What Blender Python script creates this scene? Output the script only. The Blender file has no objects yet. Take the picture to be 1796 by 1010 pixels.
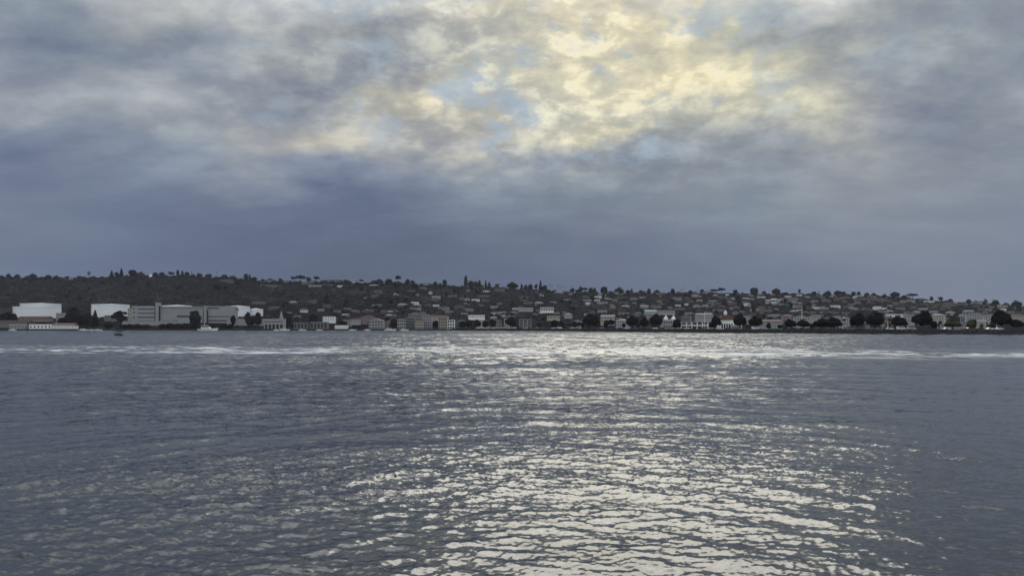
import bpy, bmesh, math, random
import numpy as np
from mathutils import Vector, Matrix

# ------------------------------------------------------------------ camera
F, CX, HY, CAMZ = 1383.0, 898.0, 574.0, 4.0      # focal length in px, centre column, horizon row, eye height
sc = bpy.context.scene
COL = sc.collection
R = math.radians
cam = bpy.data.cameras.new('camera'); cam_o = bpy.data.objects.new('camera', cam); COL.objects.link(cam_o)
cam_o.location = (0, 0, CAMZ); cam_o.rotation_euler = (R(90), 0, 0)
cam.sensor_width = 36; cam.lens = 36 * F / 1796; cam.shift_y = (HY - 505) / 1796
cam.clip_start = 0.2; cam.clip_end = 30000
sc.camera = cam_o
sc.view_settings.view_transform = 'Standard'; sc.view_settings.look = 'None'
sc.view_settings.exposure = 0.0; sc.view_settings.gamma = 1.0
sc.view_settings.use_curve_mapping = False
try:
    sc.cycles.use_denoising = True
    sc.cycles.max_bounces = 5; sc.cycles.diffuse_bounces = 2; sc.cycles.glossy_bounces = 3
    sc.cycles.volume_bounces = 0
except Exception:
    pass
SUN_AZ, SUN_EL = R(8.5), R(30.0)

def lin(c):
    return [((v / 255.0) / 12.92 if v / 255.0 <= 0.04045 else ((v / 255.0 + 0.055) / 1.055) ** 2.4) for v in c]

# ------------------------------------------------------------------ sky
# broad cloud brightness, rows of elevation, columns of bearing; broken up by noise on a cloud deck
GX = [0, 150, 300, 450, 600, 750, 900, 1050, 1200, 1350, 1500, 1650, 1800]
GY = [0, 60, 120, 180, 240, 300, 360, 430, 500]
G = [
 [(140,152,168),(126,139,158),(172,173,175),(163,164,170),(133,146,165),(192,188,175),(152,157,166),(228,217,186),(186,184,175),(166,169,168),(152,157,162),(145,153,165),(140,148,162)],
 [(142,152,168),(130,142,160),(126,137,158),(128,141,160),(170,170,170),(148,154,165),(203,197,180),(198,192,175),(226,216,184),(178,178,168),(158,163,165),(140,150,165),(138,148,163)],
 [(145,152,168),(150,157,170),(118,131,155),(163,164,168),(133,144,162),(150,155,165),(200,198,184),(208,202,180),(218,208,180),(208,202,177),(155,160,165),(142,150,165),(140,147,162)],
 [(152,157,170),(152,157,170),(163,166,172),(127,138,160),(152,156,165),(196,189,170),(160,165,172),(187,186,178),(176,176,170),(186,184,170),(150,153,165),(138,146,160),(135,143,158)],
 [(124,135,160),(129,141,161),(142,151,166),(168,167,172),(186,181,170),(150,153,165),(187,184,170),(207,199,172),(166,169,168),(148,152,163),(160,163,165),(138,145,160),(133,140,157)],
 [(110,123,155),(114,127,155),(119,132,158),(135,145,165),(130,140,165),(123,136,160),(138,147,165),(150,155,165),(128,137,155),(134,144,160),(140,147,163),(132,140,158),(130,138,155)],
 [(115,125,150),(114,126,152),(108,121,150),(104,116,145),(98,111,142),(98,111,140),(113,125,150),(120,132,150),(122,133,153),(125,137,155),(130,138,155),(128,137,155),(128,138,158)],
 [(110,122,148),(107,121,148),(94,107,138),(91,103,134),(89,100,128),(89,102,130),(97,110,136),(102,112,138),(111,122,148),(118,129,150),(122,132,153),(125,135,155),(125,135,155)],
 [(98,112,142),(96,109,140),(94,107,138),(89,102,132),(86,96,122),(90,102,126),(91,102,132),(97,107,135),(100,112,138),(105,116,143),(112,122,148),(118,128,150),(112,124,149)],
]
G = np.array([[lin(c) for c in r] for r in G]) * np.array([1.0, 1.015, 0.98])
G = G * 0.88 + 0.12 * G.mean(axis=2, keepdims=True)

def frame_colour(az, el):
    x = CX + F * math.tan(az); y = HY - F * math.tan(el) / math.cos(az)
    x = min(max(x, 0), 1800); y = min(max(y, 0), 500)
    i = max(k for k in range(len(GX) - 1) if GX[k] <= x); j = max(k for k in range(len(GY) - 1) if GY[k] <= y)
    fx = (x - GX[i]) / (GX[i + 1] - GX[i]); fy = (y - GY[j]) / (GY[j + 1] - GY[j])
    return (G[j, i] * (1 - fx) + G[j, i + 1] * fx) * (1 - fy) + (G[j + 1, i] * (1 - fx) + G[j + 1, i + 1] * fx) * fy

def sky_colour(az, el):
    """cloud colour for a bearing and elevation (radians)"""
    c = frame_colour(max(-R(33), min(R(33), az)), min(el, R(22)))
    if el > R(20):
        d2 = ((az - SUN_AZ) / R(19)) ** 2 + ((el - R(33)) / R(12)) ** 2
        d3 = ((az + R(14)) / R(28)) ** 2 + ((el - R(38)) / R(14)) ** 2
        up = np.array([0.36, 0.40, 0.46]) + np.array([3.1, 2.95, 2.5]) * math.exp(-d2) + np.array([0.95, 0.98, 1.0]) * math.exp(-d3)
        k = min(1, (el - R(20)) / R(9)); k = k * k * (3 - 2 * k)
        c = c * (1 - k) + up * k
    if abs(az) > R(33):
        k = min(1, (abs(az) - R(33)) / R(60))
        side = np.array([0.25, 0.30, 0.38]) if el < R(12) else np.array([0.42, 0.47, 0.55])
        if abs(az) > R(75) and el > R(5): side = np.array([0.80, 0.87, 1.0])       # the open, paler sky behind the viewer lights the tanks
        c = c * (1 - k) + side * k
    return c

world = bpy.data.worlds.new('World'); sc.world = world; world.use_nodes = True
nt = world.node_tree; nt.nodes.clear(); NN = nt.nodes; LK = nt.links

class NB:
    """small node-building helper"""
    def __init__(s, tree): s.t = tree
    def n(s, typ, **kw):
        o = s.t.nodes.new(typ)
        for k, v in kw.items(): setattr(o, k, v)
        return o
    def put(s, sock, v):
        if isinstance(v, bpy.types.NodeSocket): s.t.links.new(v, sock)
        elif v is not None: sock.default_value = v
    def m(s, op, a, b=None, c=None, clamp=False):
        o = s.n('ShaderNodeMath', operation=op, use_clamp=clamp)
        for k, v in enumerate((a, b, c)): s.put(o.inputs[k], v)
        return o.outputs[0]
    def v(s, op, a, b=None, scale=None):
        o = s.n('ShaderNodeVectorMath', operation=op)
        s.put(o.inputs[0], a)
        if b is not None: s.put(o.inputs[1], b)
        if scale is not None: s.put(o.inputs['Scale'], scale)
        return o.outputs['Value' if op in ('DOT_PRODUCT', 'LENGTH', 'DISTANCE') else 'Vector']
    def xyz(s, v):
        o = s.n('ShaderNodeSeparateXYZ'); s.put(o.inputs[0], v); return o.outputs
    def comb(s, x, y, z):
        o = s.n('ShaderNodeCombineXYZ')
        for k, q in enumerate((x, y, z)): s.put(o.inputs[k], q)
        return o.outputs[0]
    def noise(s, vec, scale, detail=3, rough=0.5, dist=0.0, out='Fac', lac=2.0):
        o = s.n('ShaderNodeTexNoise')
        s.put(o.inputs['Vector'], vec)
        for k, q in (('Scale', scale), ('Detail', detail), ('Roughness', rough), ('Distortion', dist), ('Lacunarity', lac)):
            s.put(o.inputs[k], q)
        return o.outputs['Fac' if out == 'Fac' else 'Color']
    def mr(s, v, a, b, c=0.0, d=1.0, kind='SMOOTHSTEP'):
        o = s.n('ShaderNodeMapRange', interpolation_type=kind)
        for k, q in enumerate((v, a, b, c, d)): s.put(o.inputs[k], q)
        return o.outputs[0]
    def mix(s, f, a, b, blend='MIX'):
        o = s.n('ShaderNodeMix', data_type='RGBA', blend_type=blend)
        s.put(o.inputs[0], f); s.put(o.inputs[6], a); s.put(o.inputs[7], b)
        return o.outputs[2]

w = NB(nt)
tc = w.n('ShaderNodeTexCoord')
D = w.v('NORMALIZE', tc.outputs['Generated'])
dx, dy, dz = w.xyz(D)
az = w.m('ARCTAN2', dx, dy)
el = w.m('ARCSINE', w.m('MAXIMUM', dz, 0.0))
inv = w.m('DIVIDE', 1.0, w.m('ADD', w.m('MAXIMUM', dz, 0.0), 0.26))
deck = w.comb(w.m('MULTIPLY', dx, inv), w.m('MULTIPLY', w.m('MULTIPLY', dy, inv), 1.15), 0.0)     # point on the flat cloud deck
# edges of the broad cloud masses are torn by noise
wr = w.xyz(w.v('SUBTRACT', w.noise(deck, 2.4, 4, 0.55, 0.15, 'Color'), (0.5, 0.5, 0.5)))
amt = w.mr(el, R(2), R(16), 0.3, 0.9)
azw = w.m('ADD', az, w.m('MULTIPLY', w.m('MULTIPLY', wr[0], amt), R(26)))
elw = w.m('ADD', el, w.m('MULTIPLY', w.m('MULTIPLY', wr[1], amt), R(13)))
ROWS = [0, 3, 6, 8.5, 11, 13, 15.5, 18, 20.5, 24, 28, 32, 37, 43, 50, 65, 90]
AZS = [-160, -90, -60, -42, -33, -30, -27, -24, -21, -18, -15, -12, -9, -6, -3, 0, 3, 6, 9, 12, 15, 18, 21, 24, 27, 30, 33, 42, 60, 90, 160]
azf = w.mr(azw, R(-180), R(180), 0, 1, 'LINEAR')
cur = None
for k, e in enumerate(ROWS):
    rp = w.n('ShaderNodeValToRGB'); cr = rp.color_ramp; cr.interpolation = 'B_SPLINE'
    for _ in range(len(AZS) - 2): cr.elements.new(0.5)
    for i, a in enumerate(AZS):
        cr.elements[i].position = (a + 180) / 360
    for i, a in enumerate(AZS):
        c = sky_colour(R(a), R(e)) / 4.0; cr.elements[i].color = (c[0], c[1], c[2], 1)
    w.put(rp.inputs[0], azf)
    if cur is None: cur = rp.outputs[0]
    else: cur = w.mix(w.mr(elw, R(ROWS[k - 1]), R(e), 0, 1, 'LINEAR'), cur, rp.outputs[0])
inv2 = w.m('DIVIDE', 1.0, w.m('ADD', w.m('MAXIMUM', dz, 0.0), 0.55))
puff = w.comb(w.m('MULTIPLY', dx, inv2), w.m('MULTIPLY', w.m('MULTIPLY', dy, inv2), 1.0), w.m('MULTIPLY', dz, 1.2))
cur = w.v('SCALE', cur, scale=4.0)
# puffs and streaks on the deck
skew = w.comb(w.m('ADD', w.m('MULTIPLY', w.xyz(deck)[0], 0.75), w.m('MULTIPLY', w.xyz(deck)[1], 0.45)),
              w.m('SUBTRACT', w.xyz(deck)[1], w.m('MULTIPLY', w.xyz(deck)[0], 0.25)), 0.3)
n1 = w.noise(skew, 4.0, 8, 0.57, 0.1)
n2 = w.mr(w.noise(puff, 19.0, 6, 0.58, 0.15), 0.30, 0.70, 0.18, 0.82)
n3 = w.noise(skew, 1.1, 3, 0.5, 0.2)
d1 = w.m('SUBTRACT', n1, 0.5); d2 = w.m('SUBTRACT', n2, 0.5); d3 = w.m('SUBTRACT', n3, 0.5)
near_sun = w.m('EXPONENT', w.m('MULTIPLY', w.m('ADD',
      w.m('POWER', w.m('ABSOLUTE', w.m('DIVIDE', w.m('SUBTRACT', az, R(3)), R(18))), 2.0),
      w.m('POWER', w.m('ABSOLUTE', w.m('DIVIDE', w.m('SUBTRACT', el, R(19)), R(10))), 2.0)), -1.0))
a1 = w.mr(el, R(3), R(15), 0.08, 0.95)
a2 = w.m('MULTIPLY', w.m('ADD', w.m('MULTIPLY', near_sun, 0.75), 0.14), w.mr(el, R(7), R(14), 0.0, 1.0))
det = w.m('ADD', w.m('ADD', w.m('MULTIPLY', d1, a1), w.m('MULTIPLY', d2, a2)), w.m('MULTIPLY', d3, w.m('MULTIPLY', a1, 0.3)))
pos = w.m('MAXIMUM', det, 0.0); neg = w.m('MULTIPLY', w.m('MINIMUM', det, 0.0), w.m('MULTIPLY_ADD', near_sun, -0.45, 0.95))
gain_hi = w.comb(w.m('MULTIPLY_ADD', pos, 2.1, 1.0), w.m('MULTIPLY_ADD', pos, 1.95, 1.0), w.m('MULTIPLY_ADD', pos, 1.5, 1.0))
gain_lo = w.comb(w.m('MULTIPLY_ADD', neg, 1.6, 1.0), w.m('MULTIPLY_ADD', neg, 1.45, 1.0), w.m('MULTIPLY_ADD', neg, 0.95, 1.0))
gain = w.v('MAXIMUM', w.v('MULTIPLY', gain_hi, gain_lo), (0.3, 0.3, 0.3))
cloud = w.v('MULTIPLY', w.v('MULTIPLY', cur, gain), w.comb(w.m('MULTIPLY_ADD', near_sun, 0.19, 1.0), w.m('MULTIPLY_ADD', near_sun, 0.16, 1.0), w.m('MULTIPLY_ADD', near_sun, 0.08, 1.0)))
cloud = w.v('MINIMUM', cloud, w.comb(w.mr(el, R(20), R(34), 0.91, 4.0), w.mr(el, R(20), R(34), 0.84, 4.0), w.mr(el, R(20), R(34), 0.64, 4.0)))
# clear blue air through the thin places
sky = w.n('ShaderNodeTexSky', sky_type='NISHITA', sun_disc=False, sun_elevation=SUN_EL, sun_rotation=SUN_AZ)
clear = w.v('SCALE', sky.outputs[0], scale=0.10)
clear = w.v('MINIMUM', clear, (0.36, 0.46, 0.58))
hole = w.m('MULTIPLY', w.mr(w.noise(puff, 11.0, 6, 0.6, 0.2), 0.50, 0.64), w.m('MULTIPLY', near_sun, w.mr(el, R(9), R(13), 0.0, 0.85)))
final = w.mix(hole, cloud, clear)
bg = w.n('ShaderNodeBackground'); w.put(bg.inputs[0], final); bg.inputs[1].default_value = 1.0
wo = w.n('ShaderNodeOutputWorld'); LK.new(bg.outputs[0], wo.inputs[0])
world.cycles.sampling_method = 'MANUAL'; world.cycles.sample_map_resolution = 512

sun = bpy.data.lights.new('sun', 'SUN'); sun.energy = 0.5; sun.angle = R(29); sun.color = (1.0, 0.94, 0.82)
sun_o = bpy.data.objects.new('sun', sun); COL.objects.link(sun_o)
sd = Vector((math.sin(SUN_AZ) * math.cos(SUN_EL), math.cos(SUN_AZ) * math.cos(SUN_EL), math.sin(SUN_EL)))
sun_o.rotation_euler = sd.to_track_quat('Z', 'Y').to_euler(); sun_o.location = sd * 500

# ------------------------------------------------------------------ helpers
rng = random.Random(11)
nrng = np.random.default_rng(5)
def wx(px, Y): return (px - CX) / F * Y
def wz(py, Y): return CAMZ + (HY - py) / F * Y

def material(name, col, rough=0.8, var=0.25, scale=0.6, spec=0.3, rand=0.0, metallic=0.0):
    m = bpy.data.materials.new(name); m.use_nodes = True
    b = NB(m.node_tree); p = m.node_tree.nodes['Principled BSDF']
    tcn = b.n('ShaderNodeTexCoord')
    nz = b.noise(tcn.outputs['Object'], scale, 4, 0.6)
    f = b.mr(nz, 0.3, 0.7, 1 - var, 1 + var, 'LINEAR')
    if rand:
        oi = b.n('ShaderNodeObjectInfo')
        f = b.m('MULTIPLY', f, b.mr(oi.outputs['Random'], 0, 1, 1 - rand, 1 + rand, 'LINEAR'))
    c = b.v('SCALE', (col[0], col[1], col[2]), scale=f)
    m.node_tree.links.new(c, p.inputs['Base Color'])
    p.inputs['Roughness'].default_value = rough
    p.inputs['Specular IOR Level'].default_value = spec
    p.inputs['Metallic'].default_value = metallic
    return m

M = {}
def mk(n, *a, **k): M[n] = material(n, *a, **k)
mk('white_paint', (0.78, 0.79, 0.80), 0.6, 0.06, 0.15)
mk('tank_white', (0.80, 0.82, 0.87), 0.5, 0.05, 0.05)
mk('cream', (0.36, 0.33, 0.29), 0.8, 0.12)
mk('pale_grey', (0.32, 0.32, 0.34), 0.8, 0.12)
mk('tan', (0.17, 0.15, 0.14), 0.8, 0.15)
mk('pink', (0.22, 0.17, 0.165), 0.8, 0.12)
mk('grey', (0.14, 0.14, 0.155), 0.8, 0.12)
mk('dark_grey', (0.09, 0.09, 0.10), 0.8, 0.2)
mk('concrete', (0.30, 0.30, 0.31), 0.85, 0.15, 0.3)
mk('panel_grey', (0.29, 0.30, 0.335), 0.7, 0.08, 0.1)
mk('brown_roof', (0.055, 0.040, 0.038), 0.85, 0.3, 1.0)
mk('red_roof', (0.080, 0.040, 0.038), 0.85, 0.25, 1.0)
mk('pink_roof', (0.17, 0.115, 0.125), 0.85, 0.2, 0.6)
mk('grey_roof', (0.075, 0.075, 0.085), 0.8, 0.25, 1.0)
mk('pale_roof', (0.26, 0.26, 0.27), 0.8, 0.15, 0.6)
mk('green_roof', (0.22, 0.34, 0.28), 0.7, 0.15, 0.5)
mk('window_glass', (0.03, 0.035, 0.045), 0.15, 0.1, spec=0.5)
mk('dark_opening', (0.02, 0.02, 0.022), 0.8, 0.1)
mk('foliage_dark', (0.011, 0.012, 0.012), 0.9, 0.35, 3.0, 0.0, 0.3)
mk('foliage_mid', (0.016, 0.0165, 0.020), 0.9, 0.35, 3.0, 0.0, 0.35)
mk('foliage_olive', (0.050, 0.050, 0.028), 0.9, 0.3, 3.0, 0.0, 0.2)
mk('bark', (0.05, 0.04, 0.032), 0.95, 0.3, 3.0, 0.1)
mk('riprap_rock', (0.032, 0.032, 0.036), 0.95, 0.5, 0.7, 0.05)
mk('asphalt', (0.05, 0.05, 0.052), 0.9, 0.2, 0.1)
mk('lawn', (0.03, 0.032, 0.024), 0.95, 0.3, 0.1, 0.0)
mk('steel', (0.30, 0.31, 0.32), 0.5, 0.15, 1.0, 0.5)
mk('timber', (0.045, 0.036, 0.030), 0.9, 0.3, 2.0)
mk('buoy_green', (0.02, 0.055, 0.04), 0.6, 0.2, 2.0)
mk('rubber', (0.02, 0.02, 0.02), 0.8, 0.1)
mk('feather', (0.09, 0.09, 0.10), 0.9, 0.2)
for n, c in (('car_white', (0.75, 0.76, 0.78)), ('car_silver', (0.42, 0.43, 0.45)), ('car_black', (0.02, 0.02, 0.025)),
             ('car_red', (0.12, 0.02, 0.02)), ('car_blue', (0.05, 0.09, 0.20)), ('car_grey', (0.16, 0.16, 0.17))):
    mk(n, c, 0.3, 0.04, 0.5, 0.5)

def tag(o, label=None, cat=None, group=None, kind=None):
    if label: o['label'] = label
    if cat: o['category'] = cat
    if group: o['group'] = group
    if kind: o['kind'] = kind
    return o
def empty(name, loc=(0, 0, 0), rz=0.0):
    o = bpy.data.objects.new(name, None); o.empty_display_size = 1
    COL.objects.link(o); o.location = loc; o.rotation_euler = (0, 0, rz); return o
def link(name, me, mat=None, parent=None, loc=None, rot=None, scale=None):
    o = bpy.data.objects.new(name, me); COL.objects.link(o)
    if mat is not None:
        if not me.materials: me.materials.append(mat)
        if me.materials[0] is not mat:
            o.material_slots[0].link = 'OBJECT'; o.material_slots[0].material = mat
    if parent: o.parent = parent
    if loc is not None: o.location = loc
    if rot is not None: o.rotation_euler = rot
    if scale is not None: o.scale = scale
    return o

class MB:
    def __init__(s): s.v = []; s.f = []
    def add(s, vs, fs):
        n = len(s.v); s.v += [tuple(p) for p in vs]; s.f += [tuple(i + n for i in f) for f in fs]; return s
    def box(s, x0, x1, y0, y1, z0, z1):
        return s.add([(x0,y0,z0),(x1,y0,z0),(x1,y1,z0),(x0,y1,z0),(x0,y0,z1),(x1,y0,z1),(x1,y1,z1),(x0,y1,z1)],
                     [(0,3,2,1),(4,5,6,7),(0,1,5,4),(1,2,6,5),(2,3,7,6),(3,0,4,7)])
    def prism(s, pts, y0, y1):                   # outline in x,z, extruded along y
        n = len(pts)
        return s.add([(x, y0, z) for x, z in pts] + [(x, y1, z) for x, z in pts],
                     [tuple(range(n)), tuple(range(2*n-1, n-1, -1))] + [((i+1)%n, i, i+n, (i+1)%n+n) for i in range(n)])
    def hip(s, x0, x1, y0, y1, z0, h, inset):
        c = (y0 + y1) / 2
        return s.add([(x0,y0,z0),(x1,y0,z0),(x1,y1,z0),(x0,y1,z0),(x0+inset,c,z0+h),(x1-inset,c,z0+h)],
                     [(0,3,2,1),(0,1,5,4),(1,2,5),(2,3,4,5),(3,0,4)])
    def lathe(s, prof, n=16, c=(0, 0)):
        vs = []; fs = []
        for r, z in prof:
            for k in range(n):
                a = 2 * math.pi * k / n; vs.append((c[0] + r * math.cos(a), c[1] + r * math.sin(a), z))
        for j in range(len(prof) - 1):
            for k in range(n):
                fs.append((j*n+k, j*n+(k+1)%n, (j+1)*n+(k+1)%n, (j+1)*n+k))
        fs.append(tuple(range((len(prof)-1)*n, len(prof)*n))); fs.append(tuple(range(n-1, -1, -1)))
        return s.add(vs, fs)
    def tube(s, a, b, r0, r1, n=6):
        a = Vector(a); b = Vector(b); d = (b - a).normalized()
        u = d.orthogonal().normalized(); v = d.cross(u); vs = []
        for p, r in ((a, r0), (b, r1)):
            for k in range(n):
                t = 2 * math.pi * k / n; q = p + u * (r * math.cos(t)) + v * (r * math.sin(t)); vs.append(tuple(q))
        return s.add(vs, [(k, (k+1)%n, n+(k+1)%n, n+k) for k in range(n)] + [tuple(range(n-1,-1,-1)), tuple(range(n, 2*n))])
    def mesh(s, name):
        me = bpy.data.meshes.new(name); me.from_pydata(s.v, [], s.f); me.update(); return me
    def build(s, name, mat, parent=None, **k): return link(name, s.mesh(name), mat, parent, **k)

def big_mesh(name, co, quads, smooth=True):
    me = bpy.data.meshes.new(name); nq = len(quads)
    me.vertices.add(len(co)); me.vertices.foreach_set('co', np.ascontiguousarray(co, dtype=np.float32).ravel())
    me.loops.add(nq * 4); me.loops.foreach_set('vertex_index', np.ascontiguousarray(quads, dtype=np.int32).ravel())
    me.polygons.add(nq); me.polygons.foreach_set('loop_start', np.arange(0, nq * 4, 4, dtype=np.int32))
    me.polygons.foreach_set('use_smooth', np.full(nq, smooth))
    me.update(calc_edges=True); me.validate(); return me
def grid_quads(nr, nc):
    i = np.arange(nr - 1)[:, None] * nc + np.arange(nc - 1)[None, :]
    return np.stack([i, i + 1, i + nc + 1, i + nc], -1).reshape(-1, 4)

# ------------------------------------------------------------------ the shape of the land
RP = [(-700,500),(-300,488),(0,486),(60,487),(110,490),(165,487),(230,484),(260,483),(340,484),(400,487),(450,492),(530,495),(600,495),(660,497),
      (700,496),(740,500),(800,502),(870,504),(920,508),(1000,512),(1060,514),(1130,514),(1200,514),(1260,514),(1330,516),(1400,515),(1500,518),
      (1560,520),(1600,524),(1650,528),(1700,531),(1760,535),(1796,538),(2000,548),(2600,562)]
YS, YB, YR = 1005.0, 1050.0, 1900.0
def ridge_py(px): return np.interp(px, [p[0] for p in RP], [p[1] for p in RP])
def terr(X, Y):
    X = np.asarray(X, float); Y = np.asarray(Y, float)
    px = CX + F * X / np.maximum(Y, 1)
    zr = CAMZ + (HY - ridge_py(px) - 1.0) / F * YR
    t = np.clip((Y - YB) / (YR - YB), 0, 1)
    g = (np.sin(X / 61 + np.sin(Y / 90) * 1.4) + 0.6 * np.sin(X / 27 + 1.3 + Y / 70) + 0.35 * np.sin(X / 13 + Y / 31) + 0.5*np.sin(Y/45+X/150)) * 4.5
    z = 2.0 + (zr - 2.0) * t ** 1.45 + g * 4 * t * (1 - t) * (0.35 + 0.65 * t) * np.clip(zr / 100, 0.3, 1)
    back = np.clip((Y - YR) / 500, 0, 1); z = z * (1 - back * back * (3 - 2 * back)) + 1.5 * back
    fr = np.clip((Y - YS) / 6, 0, 1)
    return np.where(Y < YS + 6, -1.0 + 2.8 * fr, z)
YT = np.arange(1015, 1905, 2.0)
def on_hill(px, py):
    """the first point of the slope seen at that pixel"""
    zt = terr(wx(px, YT), YT); zz = wz(py, YT)
    k = np.nonzero(zt >= zz)[0]
    Y = YT[k[0]] if len(k) else YR - 12
    return Vector((wx(px, Y), Y, float(terr(wx(px, Y), Y))))

ISL = [(790,1000),(900,880),(1000,790),(1100,692),(1200,618),(1300,566),(1400,528),(1500,495),(1600,465),(1700,452),(1796,443),(2000,425),(2600,400)]
def isl_Y(px): return float(np.interp(px, [p[0] for p in ISL], [p[1] for p in ISL]))
IZ = 2.5

# hills
pxs = np.linspace(-900, 2700, 520); Ys = np.concatenate([[998, 1001, 1005, 1008, 1011, 1020, 1035], np.linspace(1050, 1900, 130), np.linspace(1915, 2450, 18)])
PX, YY = np.meshgrid(pxs, Ys); XX = (PX - CX) / F * YY; ZZ = terr(XX, YY)
m = bpy.data.materials.new('hillside_scrub_soil'); m.use_nodes = True; b = NB(m.node_tree)
geo = b.n('ShaderNodeNewGeometry'); P = geo.outputs['Position']
na = b.noise(b.v('MULTIPLY', P, (1.0, 0.6, 3.0)), 0.008, 5, 0.62, 0.8); nb_ = b.noise(P, 0.09, 4, 0.65)
c = b.mix(b.mr(na, 0.38, 0.62), (0.013, 0.013, 0.017, 1), (0.042, 0.035, 0.040, 1))
c = b.mix(b.mr(nb_, 0.5, 0.66), c, (0.010, 0.011, 0.012, 1))
ps = on_hill(78, 506); dd = b.v('DISTANCE', P, tuple(ps))
c = b.mix(b.m('MULTIPLY', b.mr(dd, 60, 15), b.mr(nb_, 0.35, 0.6)), c, (0.065, 0.042, 0.036, 1))
m.node_tree.links.new(c, m.node_tree.nodes['Principled BSDF'].inputs['Base Color'])
m.node_tree.nodes['Principled BSDF'].inputs['Roughness'].default_value = 0.95
m.node_tree.nodes['Principled BSDF'].inputs['Specular IOR Level'].default_value = 0.0
tag(link('hills', big_mesh('hills', np.stack([XX, YY, ZZ], -1).reshape(-1, 3), grid_quads(len(Ys), len(pxs))), m), kind='structure')

# the low island: bank, shore strip and back bank
prof = [(-3, -1.0), (0, 0.0), (3.5, 1.5), (6, IZ), (7.5, IZ), (120, IZ), (128, -1.0)]
ipx = np.linspace(792, 2600, 300); co = []
for off, z in prof:
    for p in ipx:
        y0 = isl_Y(p); wd = min(1, (p - 790) / 60 + 0.05) if off > 6 else 1
        Y = y0 + off * wd; co.append((wx(p, y0) + 0.0, Y, z))
tag(link('island_ground', big_mesh('island_ground', np.array(co), grid_quads(len(prof), len(ipx)), False), M['lawn']), kind='structure')
co = []
for off, z in ((7.8, IZ + 0.02), (16, IZ + 0.02)):
    for p in ipx[12:]: co.append((wx(p, isl_Y(p)), isl_Y(p) + off, z))
tag(link('shore_road', big_mesh('shore_road', np.array(co), grid_quads(2, len(ipx) - 12), False), M['asphalt']), kind='structure')

def boulder(seed):
    r = random.Random(seed); bm = bmesh.new(); bmesh.ops.create_icosphere(bm, subdivisions=1, radius=1.0)
    for v in bm.verts: v.co *= r.uniform(0.7, 1.15)
    vs = np.array([v.co[:] for v in bm.verts]); fs = [tuple(v.index for v in f.verts) for f in bm.faces]; bm.free(); return vs, fs
def scatter(name, mat, pts, protos, label, cat):
    V = []; T = []; n = 0
    for (x, y, z, sx, sy, sz) in pts:
        vs, fs = protos[rng.randrange(len(protos))]; a = rng.uniform(0, 6.28); ca, sa = math.cos(a), math.sin(a)
        q = np.stack([(vs[:,0]*ca - vs[:,1]*sa) * sx + x, (vs[:,0]*sa + vs[:,1]*ca) * sy + y, vs[:,2] * sz + z], 1)
        V.append(q); T.append(np.array(fs) + n); n += len(vs)
    V = np.concatenate(V); T = np.concatenate(T)
    me = bpy.data.meshes.new(name); me.vertices.add(len(V)); me.vertices.foreach_set('co', V.astype(np.float32).ravel())
    me.loops.add(len(T)*3); me.loops.foreach_set('vertex_index', T.astype(np.int32).ravel())
    me.polygons.add(len(T)); me.polygons.foreach_set('loop_start', np.arange(0, len(T)*3, 3, dtype=np.int32))
    me.update(calc_edges=True); me.validate()
    return tag(link(name, me, mat), label, cat, kind='stuff')
BP = [boulder(s) for s in range(8)]
pts = []
for i in range(5200):
    p = rng.uniform(800, 1980); off = rng.uniform(-1.2, 6.3); s = rng.uniform(0.45, 1.1)
    z = np.interp(off, [q[0] for q in prof], [q[1] for q in prof])
    pts.append((wx(p, isl_Y(p)), isl_Y(p) + off, float(z), s * 1.2, s, s * 0.75))
scatter('riprap', M['riprap_rock'], pts, BP, 'dark boulder bank running along the waterline of the island', 'rocks')
pts = []
for i in range(2600):
    p = rng.uniform(-60, 860); Y = YS + rng.uniform(-1, 6); s = rng.uniform(0.4, 1.0)
    pts.append((wx(p, Y), Y, float(terr(wx(p, Y), Y)), s * 1.4, s, s * 0.7))
scatter('riprap', M['riprap_rock'], pts, BP, 'dark stone bank along the far shore below the tanks', 'rocks')
# scrub over the slopes, taller along the crest
pts = []
for i in range(2600):
    p = rng.uniform(-150, 1950); Y = YR - rng.uniform(-6, 40); X = wx(p, Y); s = rng.uniform(2.0, 4.5) * (0.35 + 1.15 * max(0, 0.5 + 0.5 * math.sin(p / 14 + 2 * math.sin(p / 31)) * math.sin(p / 5.7 + 2) + .3 * math.sin(p / 2.3))) * (1.1 if p < 1150 else .85)
    pts.append((X, Y, float(terr(X, Y)) + s * 0.35, s * 1.0, s, s * rng.uniform(.6, 1.0)))
for i in range(26000):
    p = rng.uniform(-120, 1900); Y = YB + 40 + (YR - YB - 30) * rng.random() ** 0.8; X = wx(p, Y)
    clear_ = math.sin(X / 47 + 1.7 * math.sin(Y / 66)) + math.sin(Y / 31 + X / 83 + 1.2 * math.sin(X / 29)) + 0.6 * math.sin(X / 17 + Y / 23)
    if clear_ > rng.uniform(0.2, 1.0) and rng.random() < 0.88: continue
    s = rng.uniform(1.0, 2.9) * (1.2 if p < 700 else 1.15)
    pts.append((X, Y, float(terr(X, Y)) + s * 0.1, s * 1.3, s * 1.2, s * 0.8))
mk('garden_green', (0.036, 0.035, 0.040), 0.9, 0.4, 1.5, 0.0, 0.3)
right = [q for q in pts if q[0] / q[1] * F + CX > 780 and q[0] * 7.3 % 1 < 0.45]; rs = set(right)
scatter('scrub', M['foliage_mid'], [q for q in pts if q not in rs], BP, 'dark scrub and brush covering the hillside', 'scrub')
scatter('garden_scrub', M['garden_green'], right, BP, 'paler garden shrubs between the houses on the right slope', 'shrubs')

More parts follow.
